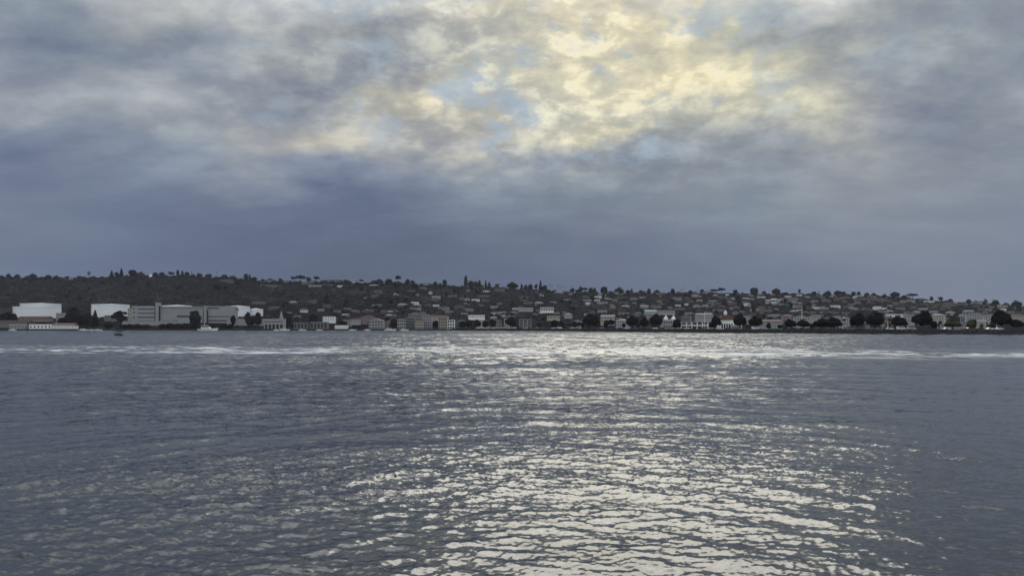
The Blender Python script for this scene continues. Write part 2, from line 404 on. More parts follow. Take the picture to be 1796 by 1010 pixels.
# ------------------------------------------------------------------ water
WR = np.random.default_rng(21)
rows = [8.0]
while rows[-1] < 2400: rows.append(rows[-1] + (min(rows[-1] ** 2 * 2.7e-4, 0.62) if rows[-1] < 520 else 1.0 if rows[-1] < 960 else 60.0))
rows = np.array(rows); cols = np.linspace(-0.78, 0.78, 620)
U, Y0 = np.meshgrid(cols, rows); X0 = U * Y0
sp_r = np.gradient(rows)[:, None] * np.ones_like(U); sp_c = Y0 * (cols[1] - cols[0]); 
Z = np.zeros_like(X0); DX = np.zeros_like(X0); DY = np.zeros_like(X0)
# gusts make rough and slick areas
def lowf(X, Y, s, seed):
    r = np.random.default_rng(seed); o = np.zeros_like(X)
    for k in range(7):
        a = r.uniform(0, 6.28); l = s * r.uniform(0.6, 1.8); o += np.sin((X * math.cos(a) * 0.6 + Y * math.sin(a)) * 6.283 / l + r.uniform(0, 6.28))
    return o / 3.0
gust = 1 + 0.28 * lowf(X0, Y0, 14, 1) + 0.20 * lowf(X0, Y0, 45, 2)
slick = 1 / (1 + np.exp(-(X0 / np.maximum(Y0, 1) - 0.42 - 0.09*lowf(X0, Y0, 9, 9)) / 0.10)) * np.clip(1 - (Y0 - 80) / 120, 0, 1)     # the smoother water on the right
slick = np.clip(slick, 0, 1)
rough = np.clip(gust, 0.55, 1.22) * (1 - 0.55 * slick)
cx_, cy_ = 3.0, -9.0
RR = np.sqrt((X0 - cx_) ** 2 + (Y0 - cy_) ** 2); TH = np.arctan2(X0 - cx_, Y0 - cy_)
def add_waves(n, l0, l1, slope, spread, ring, boost=1.0, chop=0.65, base=0.0):
    global Z, DX, DY
    for k in range(n):
        l = l0 * (l1 / l0) ** ((k + WR.random()) / n); a = base + WR.normal(0, spread); kk = 6.2832 / l
        amp = slope / math.sqrt(n) * 1.414 / kk
        lx = l / max(1e-3, abs(math.sin(a))); ly = l / max(1e-3, abs(math.cos(a)))
        fade = np.clip((np.minimum(lx / sp_c, ly / sp_r) - 2.2) / 1.8, 0, 1)
        if fade.max() <= 0: continue
        pw = 0.9 * np.sin(X0 / (l * 5.3) + WR.uniform(0, 6.28) + 0.7 * np.sin(Y0 / (l * 4.1))) + 0.7 * np.sin(Y0 / (l * 6.1) + WR.uniform(0, 6.28))
        if ring: ph = kk * (RR * math.cos(a) + TH * 24.0 * math.sin(a)) + WR.uniform(0, 6.28) + pw; ux = np.sin(TH + a); uy = np.cos(TH + a)
        else: ph = kk * (X0 * math.sin(a) + Y0 * math.cos(a)) + WR.uniform(0, 6.28) + pw; ux = math.sin(a); uy = math.cos(a)
        A = amp * fade * rough * boost; s, c_ = np.sin(ph), np.cos(ph)
        Z += A * c_; DX -= A * chop * ux * s; DY -= A * chop * uy * s
add_waves(12, 1.8, 6.5, 0.035, 0.35, True, 1.0)
FARW = np.clip((Y0 - 35) / 70, 0, 1)
add_waves(34, 1.4, 4.2, 0.155, 0.5, False, FARW)
# two crossing trains: one from the left, one from the right
uu = X0 / np.maximum(Y0, 1); near = np.clip((Y0 - 4) / 6, 0, 1) * (1 - 0.75 * np.clip((Y0 - 45) / 80, 0, 1))
WL = near / (1 + np.exp((uu - 0.02) / 0.10)); WRt = near / (1 + np.exp(-(uu - 0.12) / 0.10))
add_waves(12, 0.7, 2.4, 0.045, 0.28, False, WL, base=-0.75)
add_waves(12, 0.7, 2.4, 0.060, 0.22, False, WRt, base=0.85)
add_waves(20, 0.75, 1.9, 0.042, 0.55, True, 1.0)
add_waves(40, 0.24, 0.80, 0.148, 0.80, False, 1.0)
add_waves(34, 0.10, 0.24, 0.150, 1.1, False, 1.0)
# long wake crests running across, nearer on the right
wake_c = 139.0 - 28.0 * np.clip((X0 / np.maximum(Y0, 1) + 0.65) / 1.3, 0, 1) ** 1.6 + 1.2 * np.sin(X0 / 23.0)
for off, l, am in ((0, 4.2, 0.13), (-9, 5.5, 0.09), (11, 5.0, 0.07), (-24, 6.5, 0.06)):
    q = Y0 - wake_c - off
    Z += am * np.exp(-(q / (l * 0.9)) ** 2) * np.cos(q * 6.283 / l) * (1 + 0.5 * np.sin(X0 / 9 + off))
Xf = X0 + DX; Yf = Y0 + DY
co = np.stack([Xf, Yf, Z], -1).reshape(-1, 3); quads = grid_quads(len(rows), len(cols))
n0 = len(co); nc = len(cols); nr = len(rows)
# the rest of the bay, flat, out to the sides and behind
far = 6000.0
ext = np.array([(-far, 2400, 0), (far, 2400, 0), (-far, 8, 0), (far, 8, 0), (-far, -3000, 0), (far, -3000, 0)])
co = np.concatenate([co, ext])
ll, lr, tl, tr = 0, nc - 1, (nr - 1) * nc, nr * nc - 1
wat = bpy.data.meshes.new('water'); nq = len(quads)
bord_l = [i * nc for i in range(nr)]; bord_r = [i * nc + nc - 1 for i in range(nr)]
tri = [(n0 + 2, bord_l[i], bord_l[i + 1]) for i in range(nr - 1)] + [(n0 + 3, bord_r[i + 1], bord_r[i]) for i in range(nr - 1)]
tri += [(n0 + 2, tl, n0 + 0), (n0 + 3, n0 + 1, tr), (n0 + 4, n0 + 5, n0 + 2), (n0 + 5, n0 + 3, n0 + 2)]
front = [(n0 + 4, k + 1, k) for k in range(nc - 1)]
tri = [t for t in tri if t != (n0 + 4, n0 + 5, n0 + 2) and t != (n0 + 5, n0 + 3, n0 + 2)]
tri += front + [(n0 + 4, ll, n0 + 2), (n0 + 4, n0 + 5, lr), (n0 + 5, n0 + 3, lr)]
nt3 = len(tri)
wat.vertices.add(len(co)); wat.vertices.foreach_set('co', co.astype(np.float32).ravel())
wat.loops.add(nq * 4 + nt3 * 3)
wat.loops.foreach_set('vertex_index', np.concatenate([quads.ravel(), np.array(tri).ravel()]).astype(np.int32))
wat.polygons.add(nq + nt3)
wat.polygons.foreach_set('loop_start', np.concatenate([np.arange(0, nq * 4, 4), nq * 4 + np.arange(0, nt3 * 3, 3)]).astype(np.int32))
wat.polygons.foreach_set('use_smooth', np.ones(nq + nt3, bool))
wat.update(calc_edges=True)
at = wat.attributes.new('ripple', 'FLOAT', 'POINT')
at.data.foreach_set('value', np.concatenate([(rough).ravel(), np.ones(6)]).astype(np.float32))
wat.validate()

m = bpy.data.materials.new('bay_water'); m.use_nodes = True; b = NB(m.node_tree); pr = m.node_tree.nodes['Principled BSDF']
geo = b.n('ShaderNodeNewGeometry'); P = geo.outputs['Position']; px_, py_, pz_ = b.xyz(P)
rp = b.n('ShaderNodeAttribute'); rp.attribute_name = 'ripple'; rip = rp.outputs['Fac']
flat = b.comb(px_, py_, 0.0)
dist = b.v('LENGTH', flat)
wide = b.comb(b.m('MULTIPLY', px_, 0.55), py_, 0.0)
half = (0.5, 0.5, 0.5)
f1 = b.v('SUBTRACT', b.noise(flat, 9.0, 3, 0.6, 0.4, 'Color'), half)
f2 = b.v('SUBTRACT', b.noise(wide, 2.6, 2, 0.55, 0.3, 'Color'), half)
f3 = b.v('SUBTRACT', b.noise(wide, 0.7, 3, 0.6, 0.3, 'Color'), half)
s1 = b.v('SCALE', f1, scale=0.72)
s2 = b.v('SCALE', f2, scale=b.mr(dist, 14, 60, 0.0, 0.70))
s3 = b.v('SCALE', f3, scale=b.mr(dist, 60, 200, 0.0, 0.30))
sl = b.v('ADD', b.v('ADD', s1, s2), s3)
patch = b.mr(b.noise(b.comb(b.m('MULTIPLY', px_, 0.3), py_, 0.0), 0.035, 4, 0.6, 0.3), 0.35, 0.65, 0.75, 1.2)
sl = b.v('MULTIPLY', b.v('SCALE', sl, scale=b.m('MULTIPLY', rip, patch)), (1, 1, 0))
nrm = b.v('NORMALIZE', b.v('ADD', geo.outputs['Normal'], sl))
m.node_tree.links.new(nrm, pr.inputs['Normal'])
# foam streaks of the wake
ux = b.m('DIVIDE', px_, b.m('MAXIMUM', py_, 1.0))
wc = b.m('SUBTRACT', 139.0, b.m('MULTIPLY', b.m('POWER', b.m('MULTIPLY_ADD', ux, 1 / 1.3, 0.5, clamp=True), 1.6), 28.0))
wc = b.m('ADD', wc, b.m('MULTIPLY', b.m('SINE', b.m('DIVIDE', px_, 23.0)), 1.2))
q = b.m('SUBTRACT', py_, wc)
band = b.m('MULTIPLY', b.mr(q, -24, -6), b.mr(q, 44, 8))
st = b.noise(b.comb(b.m('MULTIPLY', px_, 0.075), b.m('MULTIPLY', q, 0.20), 0.0), 1.0, 7, 0.72, 0.5)
st2 = b.noise(b.comb(b.m('MULTIPLY', px_, 0.02), b.m('MULTIPLY', q, 0.05), 3.0), 1.0, 2, 0.5)
foam = b.m('MULTIPLY', b.m('MULTIPLY', band, b.mr(st, 0.43, 0.63)), b.mr(st2, 0.36, 0.6, 0.3, 1.0))
foam = b.m('MULTIPLY', foam, b.mr(ux, -0.1, 0.5, 0.95, 0.85))
colw = b.mix(foam, (0.016, 0.023, 0.031, 1), (0.82, 0.84, 0.86, 1))
m.node_tree.links.new(colw, pr.inputs['Base Color'])
m.node_tree.links.new(b.mr(foam, 0, 1, 0.11, 0.8, 'LINEAR'), pr.inputs['Roughness'])
pr.inputs['IOR'].default_value = 1.333
wat.materials.append(m)
wobj = bpy.data.objects.new('water', wat); COL.objects.link(wobj); tag(wobj, kind='structure')
#==REST==
# ------------------------------------------------------------------ who stands where, for the labels
LM = [(116, 'the paired white tanks'), (228, 'the lone white tank'), (290, 'the banded office wing'), (366, 'the long grey hall'),
      (445, 'the tank with the palm'), (520, 'the slim spire'), (600, 'the low quay sheds'), (682, 'the gabled waterfront block'),
      (800, 'the balconied waterfront flats'), (905, 'the row of parked vans'), (1010, 'the arcaded white terrace'), (1085, 'the big dome tree'),
      (1215, 'the twin cupolas'), (1340, 'the red pavilion'), (1440, 'the tall flagpole'), (1556, 'the joined dark trees'),
      (1660, 'the widest dark tree'), (9999, 'the arched gateway')]
ORD = ['leftmost', 'second', 'third', 'fourth', 'fifth', 'sixth', 'seventh', 'eighth', 'ninth', 'tenth', 'eleventh', 'twelfth', 'thirteenth',
       'fourteenth', 'fifteenth', 'sixteenth', 'seventeenth', 'eighteenth', 'nineteenth', 'twentieth', 'twenty-first', 'twenty-second', 'twenty-third', 'twenty-fourth', 'twenty-fifth', 'twenty-sixth', 'twenty-seventh', 'twenty-eighth', 'twenty-ninth', 'thirtieth']
REG = []
def reg(o, px, band, look, kind): REG.append((o, px, band, look, kind))
def mark(px): return next(n for lim, n in LM if px < lim)
def band_of(px, py):
    r = float(ridge_py(px)); t = (py - r) / (566 - r)
    return 'on the ridge above' if t < 0.10 else 'high above' if t < 0.36 else 'midslope above' if t < 0.68 else 'just uphill of'
def finish_labels():
    cells = {}
    for o, px, band, look, kind in REG: cells.setdefault((kind, band, mark(px)), []).append((px, o, look))
    for (kind, band, lm), L in cells.items():
        L.sort(key=lambda t: t[0])
        for i, (px, o, look) in enumerate(L):
            kd = ' house' if kind == 'house' else ''
            t = f"{look}, {ORD[i]}{kd}{'' if i == 0 else ' from left'} {band} {lm}" if len(L) > 1 else f"{look}, only {kind} {band} {lm}"
            if len(t.split()) > 16: t = t.replace(' from left', '')
            if len(t.split()) > 16: t = t.replace(look, look.split(' with')[0])
            o['label'] = t

# ------------------------------------------------------------------ trees
def crown_mesh(name, kind, nleaf, seed, leaf):
    """unit crown: 1 wide, from the ground (z=0) to z=1; leaf tufts gathered in lobes, with gaps between them"""
    r = np.random.default_rng(seed); rr = random.Random(seed)
    lobes = []
    if kind == 'dome':
        for k in range(22):
            a = rr.uniform(0, 6.28); q = rr.random() ** 0.6; h = rr.random()
            lobes.append((0.36 * q * math.cos(a), 0.36 * q * math.sin(a), 0.36 + 0.50 * (1 - q * q) * h + 0.10 * h, rr.uniform(0.11, 0.20), rr.uniform(0.12, 0.17)))
    elif kind == 'round':
        for k in range(16):
            a = rr.uniform(0, 6.28); ph = rr.uniform(-1.2, 1.4); lobes.append((0.30 * math.cos(a) * math.cos(ph), 0.30 * math.sin(a) * math.cos(ph), 0.54 + 0.30 * math.sin(ph), rr.uniform(0.14, 0.22), rr.uniform(0.12, 0.18)))
    elif kind == 'oval':
        for k in range(14):
            a = rr.uniform(0, 6.28); z = rr.uniform(0.26, 0.88); q = 0.26 * math.sin(math.pi * (z - 0.15) / 0.9)
            lobes.append((q * math.cos(a), q * math.sin(a), z, rr.uniform(0.14, 0.24), rr.uniform(0.10, 0.14)))
    elif kind == 'umbrella':
        for k in range(13):
            a = rr.uniform(0, 6.28); q = rr.random() ** 0.5; lobes.append((0.38 * q * math.cos(a), 0.38 * q * math.sin(a), 0.78 + rr.uniform(-0.12, 0.12), rr.uniform(0.10, 0.17), rr.uniform(0.06, 0.10)))
    elif kind == 'gappy':
        for k in range(11):
            a = rr.uniform(0, 6.28); q = rr.uniform(0.1, 0.42); lobes.append((q * math.cos(a), q * math.sin(a), rr.uniform(0.45, 0.9), rr.uniform(0.09, 0.15), rr.uniform(0.06, 0.11)))
    elif kind == 'cone':
        for k in range(30):
            z = 0.10 + 0.88 * k / 30; q = 0.42 * (1 - z) ** 0.8; a = k * 2.4
            for j in range(3):
                b_ = a + j * 2.09; lobes.append((q * 0.6 * math.cos(b_), q * 0.6 * math.sin(b_), z, 0.04 + q * 0.42, 0.03))
    elif kind == 'column':
        for k in range(16):
            z = 0.08 + 0.84 * k / 15; q = 0.30 * math.sin(math.pi * min(0.9, z + 0.12)) ** 0.6; a = k * 2.4
            lobes.append((0.12 * math.cos(a), 0.12 * math.sin(a), z, 0.10 + q * 0.7, 0.07))
    L = np.array(lobes); wgt = L[:, 3] ** 2 * L[:, 4]; idx = r.choice(len(L), nleaf, p=wgt / wgt.sum())
    d = r.normal(size=(nleaf, 3)); d /= np.linalg.norm(d, axis=1)[:, None]; rad = r.random(nleaf) ** 0.4
    C = L[idx, :3] + d * rad[:, None] * np.stack([L[idx, 3], L[idx, 3], L[idx, 4]], 1)
    a = r.normal(size=(nleaf, 3)); a /= np.linalg.norm(a, axis=1)[:, None]; b_ = np.cross(a, r.normal(size=(nleaf, 3))); b_ /= np.linalg.norm(b_, axis=1)[:, None]
    s = leaf * r.uniform(0.6, 1.4, nleaf)[:, None]; a = a * s; b_ = b_ * s * 0.7
    zs = np.array([1, 1, 0.8])
    V = np.stack([C - a * zs, C - b_ * zs, C + a * zs, C + b_ * zs], 1).reshape(-1, 3); nf = nleaf
    faces = [tuple(range(4 * k, 4 * k + 4)) for k in range(nf)]; V = [tuple(p) for p in V]
    core = {'dome': [(0, 0, .57, .41, .31)], 'round': [(0, 0, .54, .35, .33)], 'oval': [(0, 0, .54, .34, .42)], 'umbrella': [(-.15, 0, .78, .28, .13), (.17, .05, .80, .26, .13)],
            'gappy': [(-.18, .05, .60, .20, .17), (.20, -.04, .70, .19, .17), (0, .1, .84, .20, .12)], 'cone': [(0, 0, .34, .27, .30), (0, 0, .62, .16, .26)], 'column': [(0, 0, .5, .26, .44)]}[kind]
    for (x, y, z, rx, rz) in core:
        bm = bmesh.new(); bmesh.ops.create_icosphere(bm, subdivisions=2, radius=1.0); n = len(V)
        for v in bm.verts:
            q = 1 + 0.16 * math.sin(5 * v.co.x + seed) * math.cos(4 * v.co.y + 2 * v.co.z) + rr.uniform(-.06, .06)
            V.append((x + v.co.x * rx * q, y + v.co.y * rx * q, z + v.co.z * rz * q))
        faces += [tuple(v.index + n for v in f.verts) for f in bm.faces]; bm.free()
    me = bpy.data.meshes.new(name); me.from_pydata(V, [], faces); me.update(); return me
def trunk_mesh(kind, seed):
    r = random.Random(seed); mb = MB(); top = {'dome': 0.5, 'round': 0.5, 'oval': 0.6, 'umbrella': 0.78, 'gappy': 0.7, 'cone': 0.9, 'column': 0.8}[kind]
    fork = top * (0.5 if kind in ('dome', 'round') else 0.75)
    th = 0.045 if kind == 'dome' else 0.032
    mb.tube((0, 0, -0.05), (r.uniform(-.01, .01), 0, fork), th, th * 0.7, 7)
    if kind in ('cone', 'column'): mb.tube((0, 0, fork), (0, 0, top), th * 0.7, th * 0.2, 5)
    else:
        for k in range(5):
            a = 6.28 * k / 5 + r.uniform(-.4, .4); q = r.uniform(0.12, 0.26); mb.tube((0, 0, fork - 0.02), (q * math.cos(a), q * math.sin(a), top + r.uniform(0, .1)), th * 0.55, th * 0.2, 5)
    return mb.mesh('trunk')
PROTO = {}
def proto(kind, size, k):
    key = (kind, size, k)
    if key not in PROTO:
        n, lf = {'big': (2400, 0.036), 'mid': (700, 0.058), 'small': (170, 0.09)}[size]
        PROTO[key] = (crown_mesh('crown', kind, n, hash_(kind) + k * 7, lf), trunk_mesh(kind, k))
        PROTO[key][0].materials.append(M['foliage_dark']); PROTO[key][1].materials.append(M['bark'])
    return PROTO[key]
def hash_(s): return sum(ord(c) * (i + 1) for i, c in enumerate(s)) % 997
def tree(name, kind, size, loc, w_, h_, mat='foliage_dark', variant=None, cat='tree', group=None):
    k = rng.randrange(3) if variant is None else variant
    cm, tm = proto(kind, size, k)
    e = empty(name, loc, rng.uniform(0, 6.28)); e.scale = (w_, w_, h_)
    link('crown', cm, M[mat], e); link('trunk', tm, M['bark'], e)
    e['category'] = cat
    if group: e['group'] = group
    return e
def frond_mesh():
    mb = MB(); n = 6
    for k in range(n):
        t0, t1 = k / n, (k + 1) / n
        def c(t): return (t, 0.30 * t - 0.75 * t * t)
        w0 = 0.16 * math.sin(math.pi * (0.12 + 0.85 * t0)); w1 = 0.16 * math.sin(math.pi * (0.12 + 0.85 * t1))
        (xa, za), (xb, zb) = c(t0), c(t1)
        for sgn in (1, -1):
            mb.add([(xa, 0, za), (xb, 0, zb), (xb, sgn * w1, zb - 0.07), (xa, sgn * w0, za - 0.07)], [(0, 1, 2, 3)])
    return mb.mesh('frond')
FROND = frond_mesh(); PTR = MB().tube((0, 0, -0.05), (0, 0, 1), 1.0, 0.7, 7).mesh('trunk')
PCR = None
def palm(loc, h_, spread=2.3, cat='palm tree', group='palm trees', parts=True):
    global PCR
    e = empty('palm_tree', loc, rng.uniform(0, 6.28)); e['category'] = cat; e['group'] = group
    link('trunk', PTR, M['bark'], e, scale=(0.26, 0.26, h_ * 0.93))
    if parts:
        for k in range(16):
            link('frond', FROND, M['foliage_dark'], e, loc=(0, 0, h_ * 0.92), rot=(0, -0.75 + 0.95 * (k % 4) / 3 + rng.uniform(-.1, .1), k * 2.399), scale=(spread,) * 3)
    else:
        if PCR is None:
            mb = MB()
            for k in range(14):
                mt = Matrix.Rotation(k * 2.399, 4, 'Z') @ Matrix.Rotation(-0.75 + 0.95 * (k % 4) / 3, 4, 'Y')
                mb.add([tuple(mt @ v.co) for v in FROND.vertices], [tuple(p.vertices) for p in FROND.polygons])
            PCR = mb.mesh('crown')
        link('crown', PCR, M['foliage_dark'], e, loc=(0, 0, h_ * 0.92), scale=(spread,) * 3)
    return e

# ------------------------------------------------------------------ storage tanks
def tank(px0, px1, pytop, pybase, Y, label):
    rad = (px1 - px0) / 2 / F * Y; x = wx((px0 + px1) / 2, Y); zt = wz(pytop, Y - rad); zb = wz(pybase, Y - rad); h = zt - zb
    e = empty('storage_tank', (x, Y, zb)); tag(e, label, 'tank', 'white storage tanks')
    MB().lathe([(rad, -6), (rad, h), (rad - 0.4, h)], 56).build('shell', M['tank_white'], e)
    MB().lathe([(rad + 0.15, h - 0.05), (rad + 0.15, h + 0.25), (rad * 0.5, h + 0.9), (0.6, h + 1.5)], 56).build('roof', M['tank_white'], e)
    mb = MB().lathe([(rad + 0.14, h * 0.86 - 0.1), (rad + 0.14, h * 0.86 + 0.1)], 56)
    mb.build('stiffening_ring', M['panel_grey'], e)
    st = MB(); vs = []; fs = []              # stair winding up the shell
    for k in range(27):
        a = -2.95 + k * 0.02; z = h * k / 26
        for rr_, zz_ in ((rad + .02, z), (rad + 1.0, z), (rad + 1.0, z + .9), (rad + .02, z + .9)): vs.append((rr_ * math.cos(a), rr_ * math.sin(a), zz_))
        if k: n_ = 4 * (k - 1); fs += [(n_ + i, n_ + 4 + i, n_ + 4 + (i + 1) % 4, n_ + (i + 1) % 4) for i in range(4)]
    st.add(vs, fs + [(3, 2, 1, 0), (104, 105, 106, 107)])
    st.build('stair', M['tank_white'], e)
    mb = MB(); mb.lathe([(0.7, h + 1.45), (0.7, h + 2.2), (0.2, h + 2.5)], 10); mb.build('roof_vent', M['steel'], e)
    return e
tank(41, 103, 532, 556, 1345, 'white round storage tank standing behind another, furthest left of the tanks in back')
tank(29, 97, 537.5, 555, 1255, 'low white round storage tank in front at far left above red-roofed sheds')
tank(164.5, 224.5, 533.5, 556, 1300, 'lone white round storage tank behind the leaning shoreline tree on the left')
tank(286, 335, 535.5, 552, 1330, 'pale tank whose shallow roof shows above the long grey hall')
tank(397, 437, 537, 559, 1290, 'bright white storage tank just behind the tall single palm')
tank(436, 461, 542, 558, 1310, 'smallest white storage tank, right of the one behind the palm')

# ------------------------------------------------------------------ large buildings
def block(name, label, cat, px0, px1, pyt, pyb, Y, depth, wall, roof='flat', roofmat='grey_roof', win=None, rz=0.0, group=None, roofh=0.0, sink=3.0, winmat='window_glass', frame=False):
    """a building facing the bay; win = (rows, cols, width share, height share)"""
    X0_, X1_ = wx(px0, Y), wx(px1, Y); zt, zb = wz(pyt, Y), wz(pyb, Y); w_ = X1_ - X0_; h = zt - zb
    e = empty(name, ((X0_ + X1_) / 2, Y, zb), rz); tag(e, label, cat, group)
    wh = h - roofh
    MB().box(-w_/2, w_/2, 0, depth, -sink, wh).build('wall', M[wall], e)
    o = 0.4
    if roof == 'flat': MB().box(-w_/2 - 0.15, w_/2 + 0.15, -0.15, depth + 0.15, wh + 0.003, wh + max(0.5, roofh)).build('roof', M[roofmat], e)
    elif roof == 'gable': MB().prism([(-w_/2 - o, wh + 0.003), (w_/2 + o, wh + 0.003), (0, wh + roofh)], -o, depth + o).build('roof', M[roofmat], e)
    elif roof == 'long': MB().add([(-w_/2-o, -o, wh+.003), (w_/2+o, -o, wh+.003), (w_/2+o, depth+o, wh+.003), (-w_/2-o, depth+o, wh+.003), (-w_/2-o, depth/2, wh+roofh), (w_/2+o, depth/2, wh+roofh)], [(0,3,2,1), (0,1,5,4), (2,3,4,5), (1,2,5), (3,0,4)]).build('roof', M[roofmat], e)
    elif roof == 'hip': MB().hip(-w_/2 - o, w_/2 + o, -o, depth + o, wh + 0.003, roofh, min(w_/2, depth/2)).build('roof', M[roofmat], e)
    if win:
        nr_, nc_, ws, hs = win; cw = w_ / nc_; ch = wh / nr_
        pm = MB().box(-cw*ws/2, cw*ws/2, -0.06, 0.1, -ch*hs/2, ch*hs/2).mesh('window')
        for i in range(nr_):
            for j in range(nc_):
                link('window', pm, M[winmat], e, loc=(-w_/2 + cw * (j + 0.5), 0, ch * (i + 0.5)))
    return e
# banded office wing with its end tower
e = block('office_building', 'grey banded four-storey office wing at left end of the long hall', 'building', 231, 271, 537, 566, 1190, 28, 'panel_grey', 'flat', 'concrete')
w_ = wx(271, 1190) - wx(231, 1190); h = wz(537, 1190) - wz(566, 1190)
for k, (a, b2) in enumerate(((0.05, 0.13), (0.30, 0.36), (0.55, 0.60), (0.80, 0.86))):
    MB().box(-w_/2 + 9, w_/2 - 0.5, -0.25, 0.2, h * a, h * b2).build('window_band', M['window_glass'], e)
for z in (0.32, 0.62, 0.84): MB().box(-w_/2 + 2.5, -w_/2 + 4.5, -0.2, 0.2, h * z - 1.1, h * z + 1.1).build('window', M['window_glass'], e)
e = block('concrete_tower', 'tall pale concrete tower between two dark slots beside the office wing', 'tower', 272.5, 278, 531, 567, 1188, 9, 'panel_grey', 'flat', 'panel_grey')
for s_ in (-1, 1): MB().box(*( (-3.4, -2.45) if s_ < 0 else (2.45, 3.4)), 0.6, 3.0, -1, wz(536, 1188) - wz(567, 1188)).build('dark_slot', M['dark_opening'], e)
e = block('long_hall', 'long pale grey hall with dark slot window behind a round tree', 'building', 280, 356, 538, 565.5, 1192, 40, 'panel_grey', 'flat', 'concrete')
w_ = wx(356, 1192) - wx(280, 1192); h = wz(538, 1192) - wz(565.5, 1192)
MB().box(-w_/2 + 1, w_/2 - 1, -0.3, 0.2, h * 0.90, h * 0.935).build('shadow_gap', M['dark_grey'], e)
MB().box(w_ * 0.02 - w_/2 + w_*0.38, w_/2 - w_*0.22, -0.3, 0.2, h * 0.34, h * 0.45).build('slot_window', M['window_glass'], e)
for k in range(7): MB().box(-w_/2 + 4 + k * 3.4, -w_/2 + 5.4 + k * 3.4, -0.2, 0.2, h * 0.05, h * 0.15).build('door', M['dark_grey'], e)
for k in range(1, 12): MB().box(-w_/2 + w_ * k / 12 - 0.08, -w_/2 + w_ * k / 12 + 0.08, -0.08, 0.05, h * 0.46, h * 0.895).build('panel_joint', M['grey'], e)
e = block('concrete_tower', 'pale concrete tower between dark slots at right end of long hall', 'tower', 357.5, 362, 536.5, 567, 1188, 9, 'concrete', 'flat', 'concrete')
for s_ in (-1, 1): MB().box(*((-3.0, -2.05) if s_ < 0 else (2.05, 3.0)), 0.6, 3.0, -1, 20).build('dark_slot', M['dark_opening'], e)
e = block('office_building', 'grey office block with two pale bands left of the palm-fronted tank', 'building', 363.5, 405, 537.5, 566, 1192, 30, 'panel_grey', 'flat', 'concrete')
w_ = wx(405, 1192) - wx(363.5, 1192); h = wz(537.5, 1192) - wz(566, 1192)
for a, b2 in ((0.10, 0.17), (0.36, 0.41), (0.86, 0.93)): MB().box(-w_/2 + 1.5, w_/2 - (2 if a < .8 else 18), -0.25, 0.2, h * a, h * b2).build('window_band', M['window_glass'], e)
# quay buildings on the left
block('warehouse', 'long low shed with rusty red roof at the far left shore', 'building', -14, 50, 561.5, 572, 1085, 14, 'tan', 'long', 'brown_roof', None, roofh=3.6)
block('warehouse', 'grey low shed at the waterline left of the leaning mooring piles', 'building', 16, 47, 568.5, 577.5, 1032, 10, 'pale_grey', 'flat', 'pale_roof', (1, 7, 0.35, 0.35), sink=1.5)
block('pier_building', 'white waterside building with row of six dark windows right of piles', 'building', 51, 90, 568.5, 577.5, 1030, 11, 'white_paint', 'flat', 'pink_roof', (1, 6, 0.32, 0.42), sink=1.5)
block('pier_building', 'white waterside building under a pinkish red roof beside the six-window one', 'building', 90.5, 129, 566.5, 577.5, 1031, 12, 'white_paint', 'long', 'pink_roof', (1, 9, 0.3, 0.3), roofh=3.3, sink=1.5)
block('warehouse', 'low dull red shed below the paired white tanks', 'building', 31, 84, 554.5, 561, 1160, 14, 'pink', 'long', 'red_roof', (1, 8, 0.3, 0.4), roofh=2.6)
block('annex', 'square pale grey annex between paired tanks and big dark tree', 'building', 98, 111, 549.5, 566, 1150, 12, 'concrete', 'flat', 'pale_roof', (3, 4, 0.5, 0.3))
block('warehouse', 'tan low store on bank below the lone white tank', 'building', 183, 208, 553.5, 561, 1215, 12, 'tan', 'flat', 'grey_roof', (1, 5, 0.3, 0.4))
block('yellowish_house', 'narrow ochre building squeezed between lone tank and office wing', 'building', 224, 231, 541, 560, 1230, 14, 'cream', 'flat', 'grey_roof', (3, 2, 0.35, 0.3))
block('terrace_wall', 'long pale terrace wall in front of the office wing above hedge', 'wall', 214, 300, 563.5, 568, 1150, 4, 'concrete', 'flat', 'concrete')
block('terrace_wall', 'low pale quay wall running below the palm-fronted tank', 'wall', 398, 470, 559.5, 568, 1140, 4, 'concrete', 'flat', 'concrete')
e = block('quay_building', 'pale two-storey quay building standing on square dark openings below the spire', 'building', 463, 497, 559.5, 577, 1040, 12, 'pale_grey', 'flat', 'pale_roof')
w_ = wx(497, 1040) - wx(463, 1040)
for k in range(5): MB().box(-w_/2 + 1.2 + k * 5, -w_/2 + 4.6 + k * 5, -0.2, 0.3, 0.2, 6.3).build('opening', M['dark_opening'], e)
for k in range(8): MB().box(-w_/2 + 1.0 + k * 3.05, -w_/2 + 2.8 + k * 3.05, -0.15, 0.3, 8.7, 10.6).build('window', M['window_glass'], e)
e = empty('spire', (wx(493.5, 1120), 1120, wz(566, 1120))); tag(e, 'slim pale pointed spire rising behind the quay building', 'spire')
MB().box(-2.2, 2.2, -2.2, 2.2, -4, 6).build('tower', M['concrete'], e)
MB().add([(-2.2, -2.2, 6.01), (2.2, -2.2, 6.01), (2.2, 2.2, 6.01), (-2.2, 2.2, 6.01), (0, 0, 18)], [(0, 3, 2, 1), (0, 1, 4), (1, 2, 4), (2, 3, 4), (3, 0, 4)]).build('spire_roof', M['concrete'], e)
block('quay_shed', 'grey quay shed with two dark bays, leftmost of the shed pair', 'shed', 515, 539, 565.5, 577, 1036, 10, 'grey', 'flat', 'grey_roof', (1, 4, 0.5, 0.6), winmat='dark_opening', sink=1.5)
block('quay_shed', 'tan quay shed with tall dark bays, rightmost of the shed pair', 'shed', 544, 574, 565, 577, 1036, 10, 'tan', 'flat', 'pale_roof', (1, 5, 0.5, 0.7), winmat='dark_opening', sink=1.5)
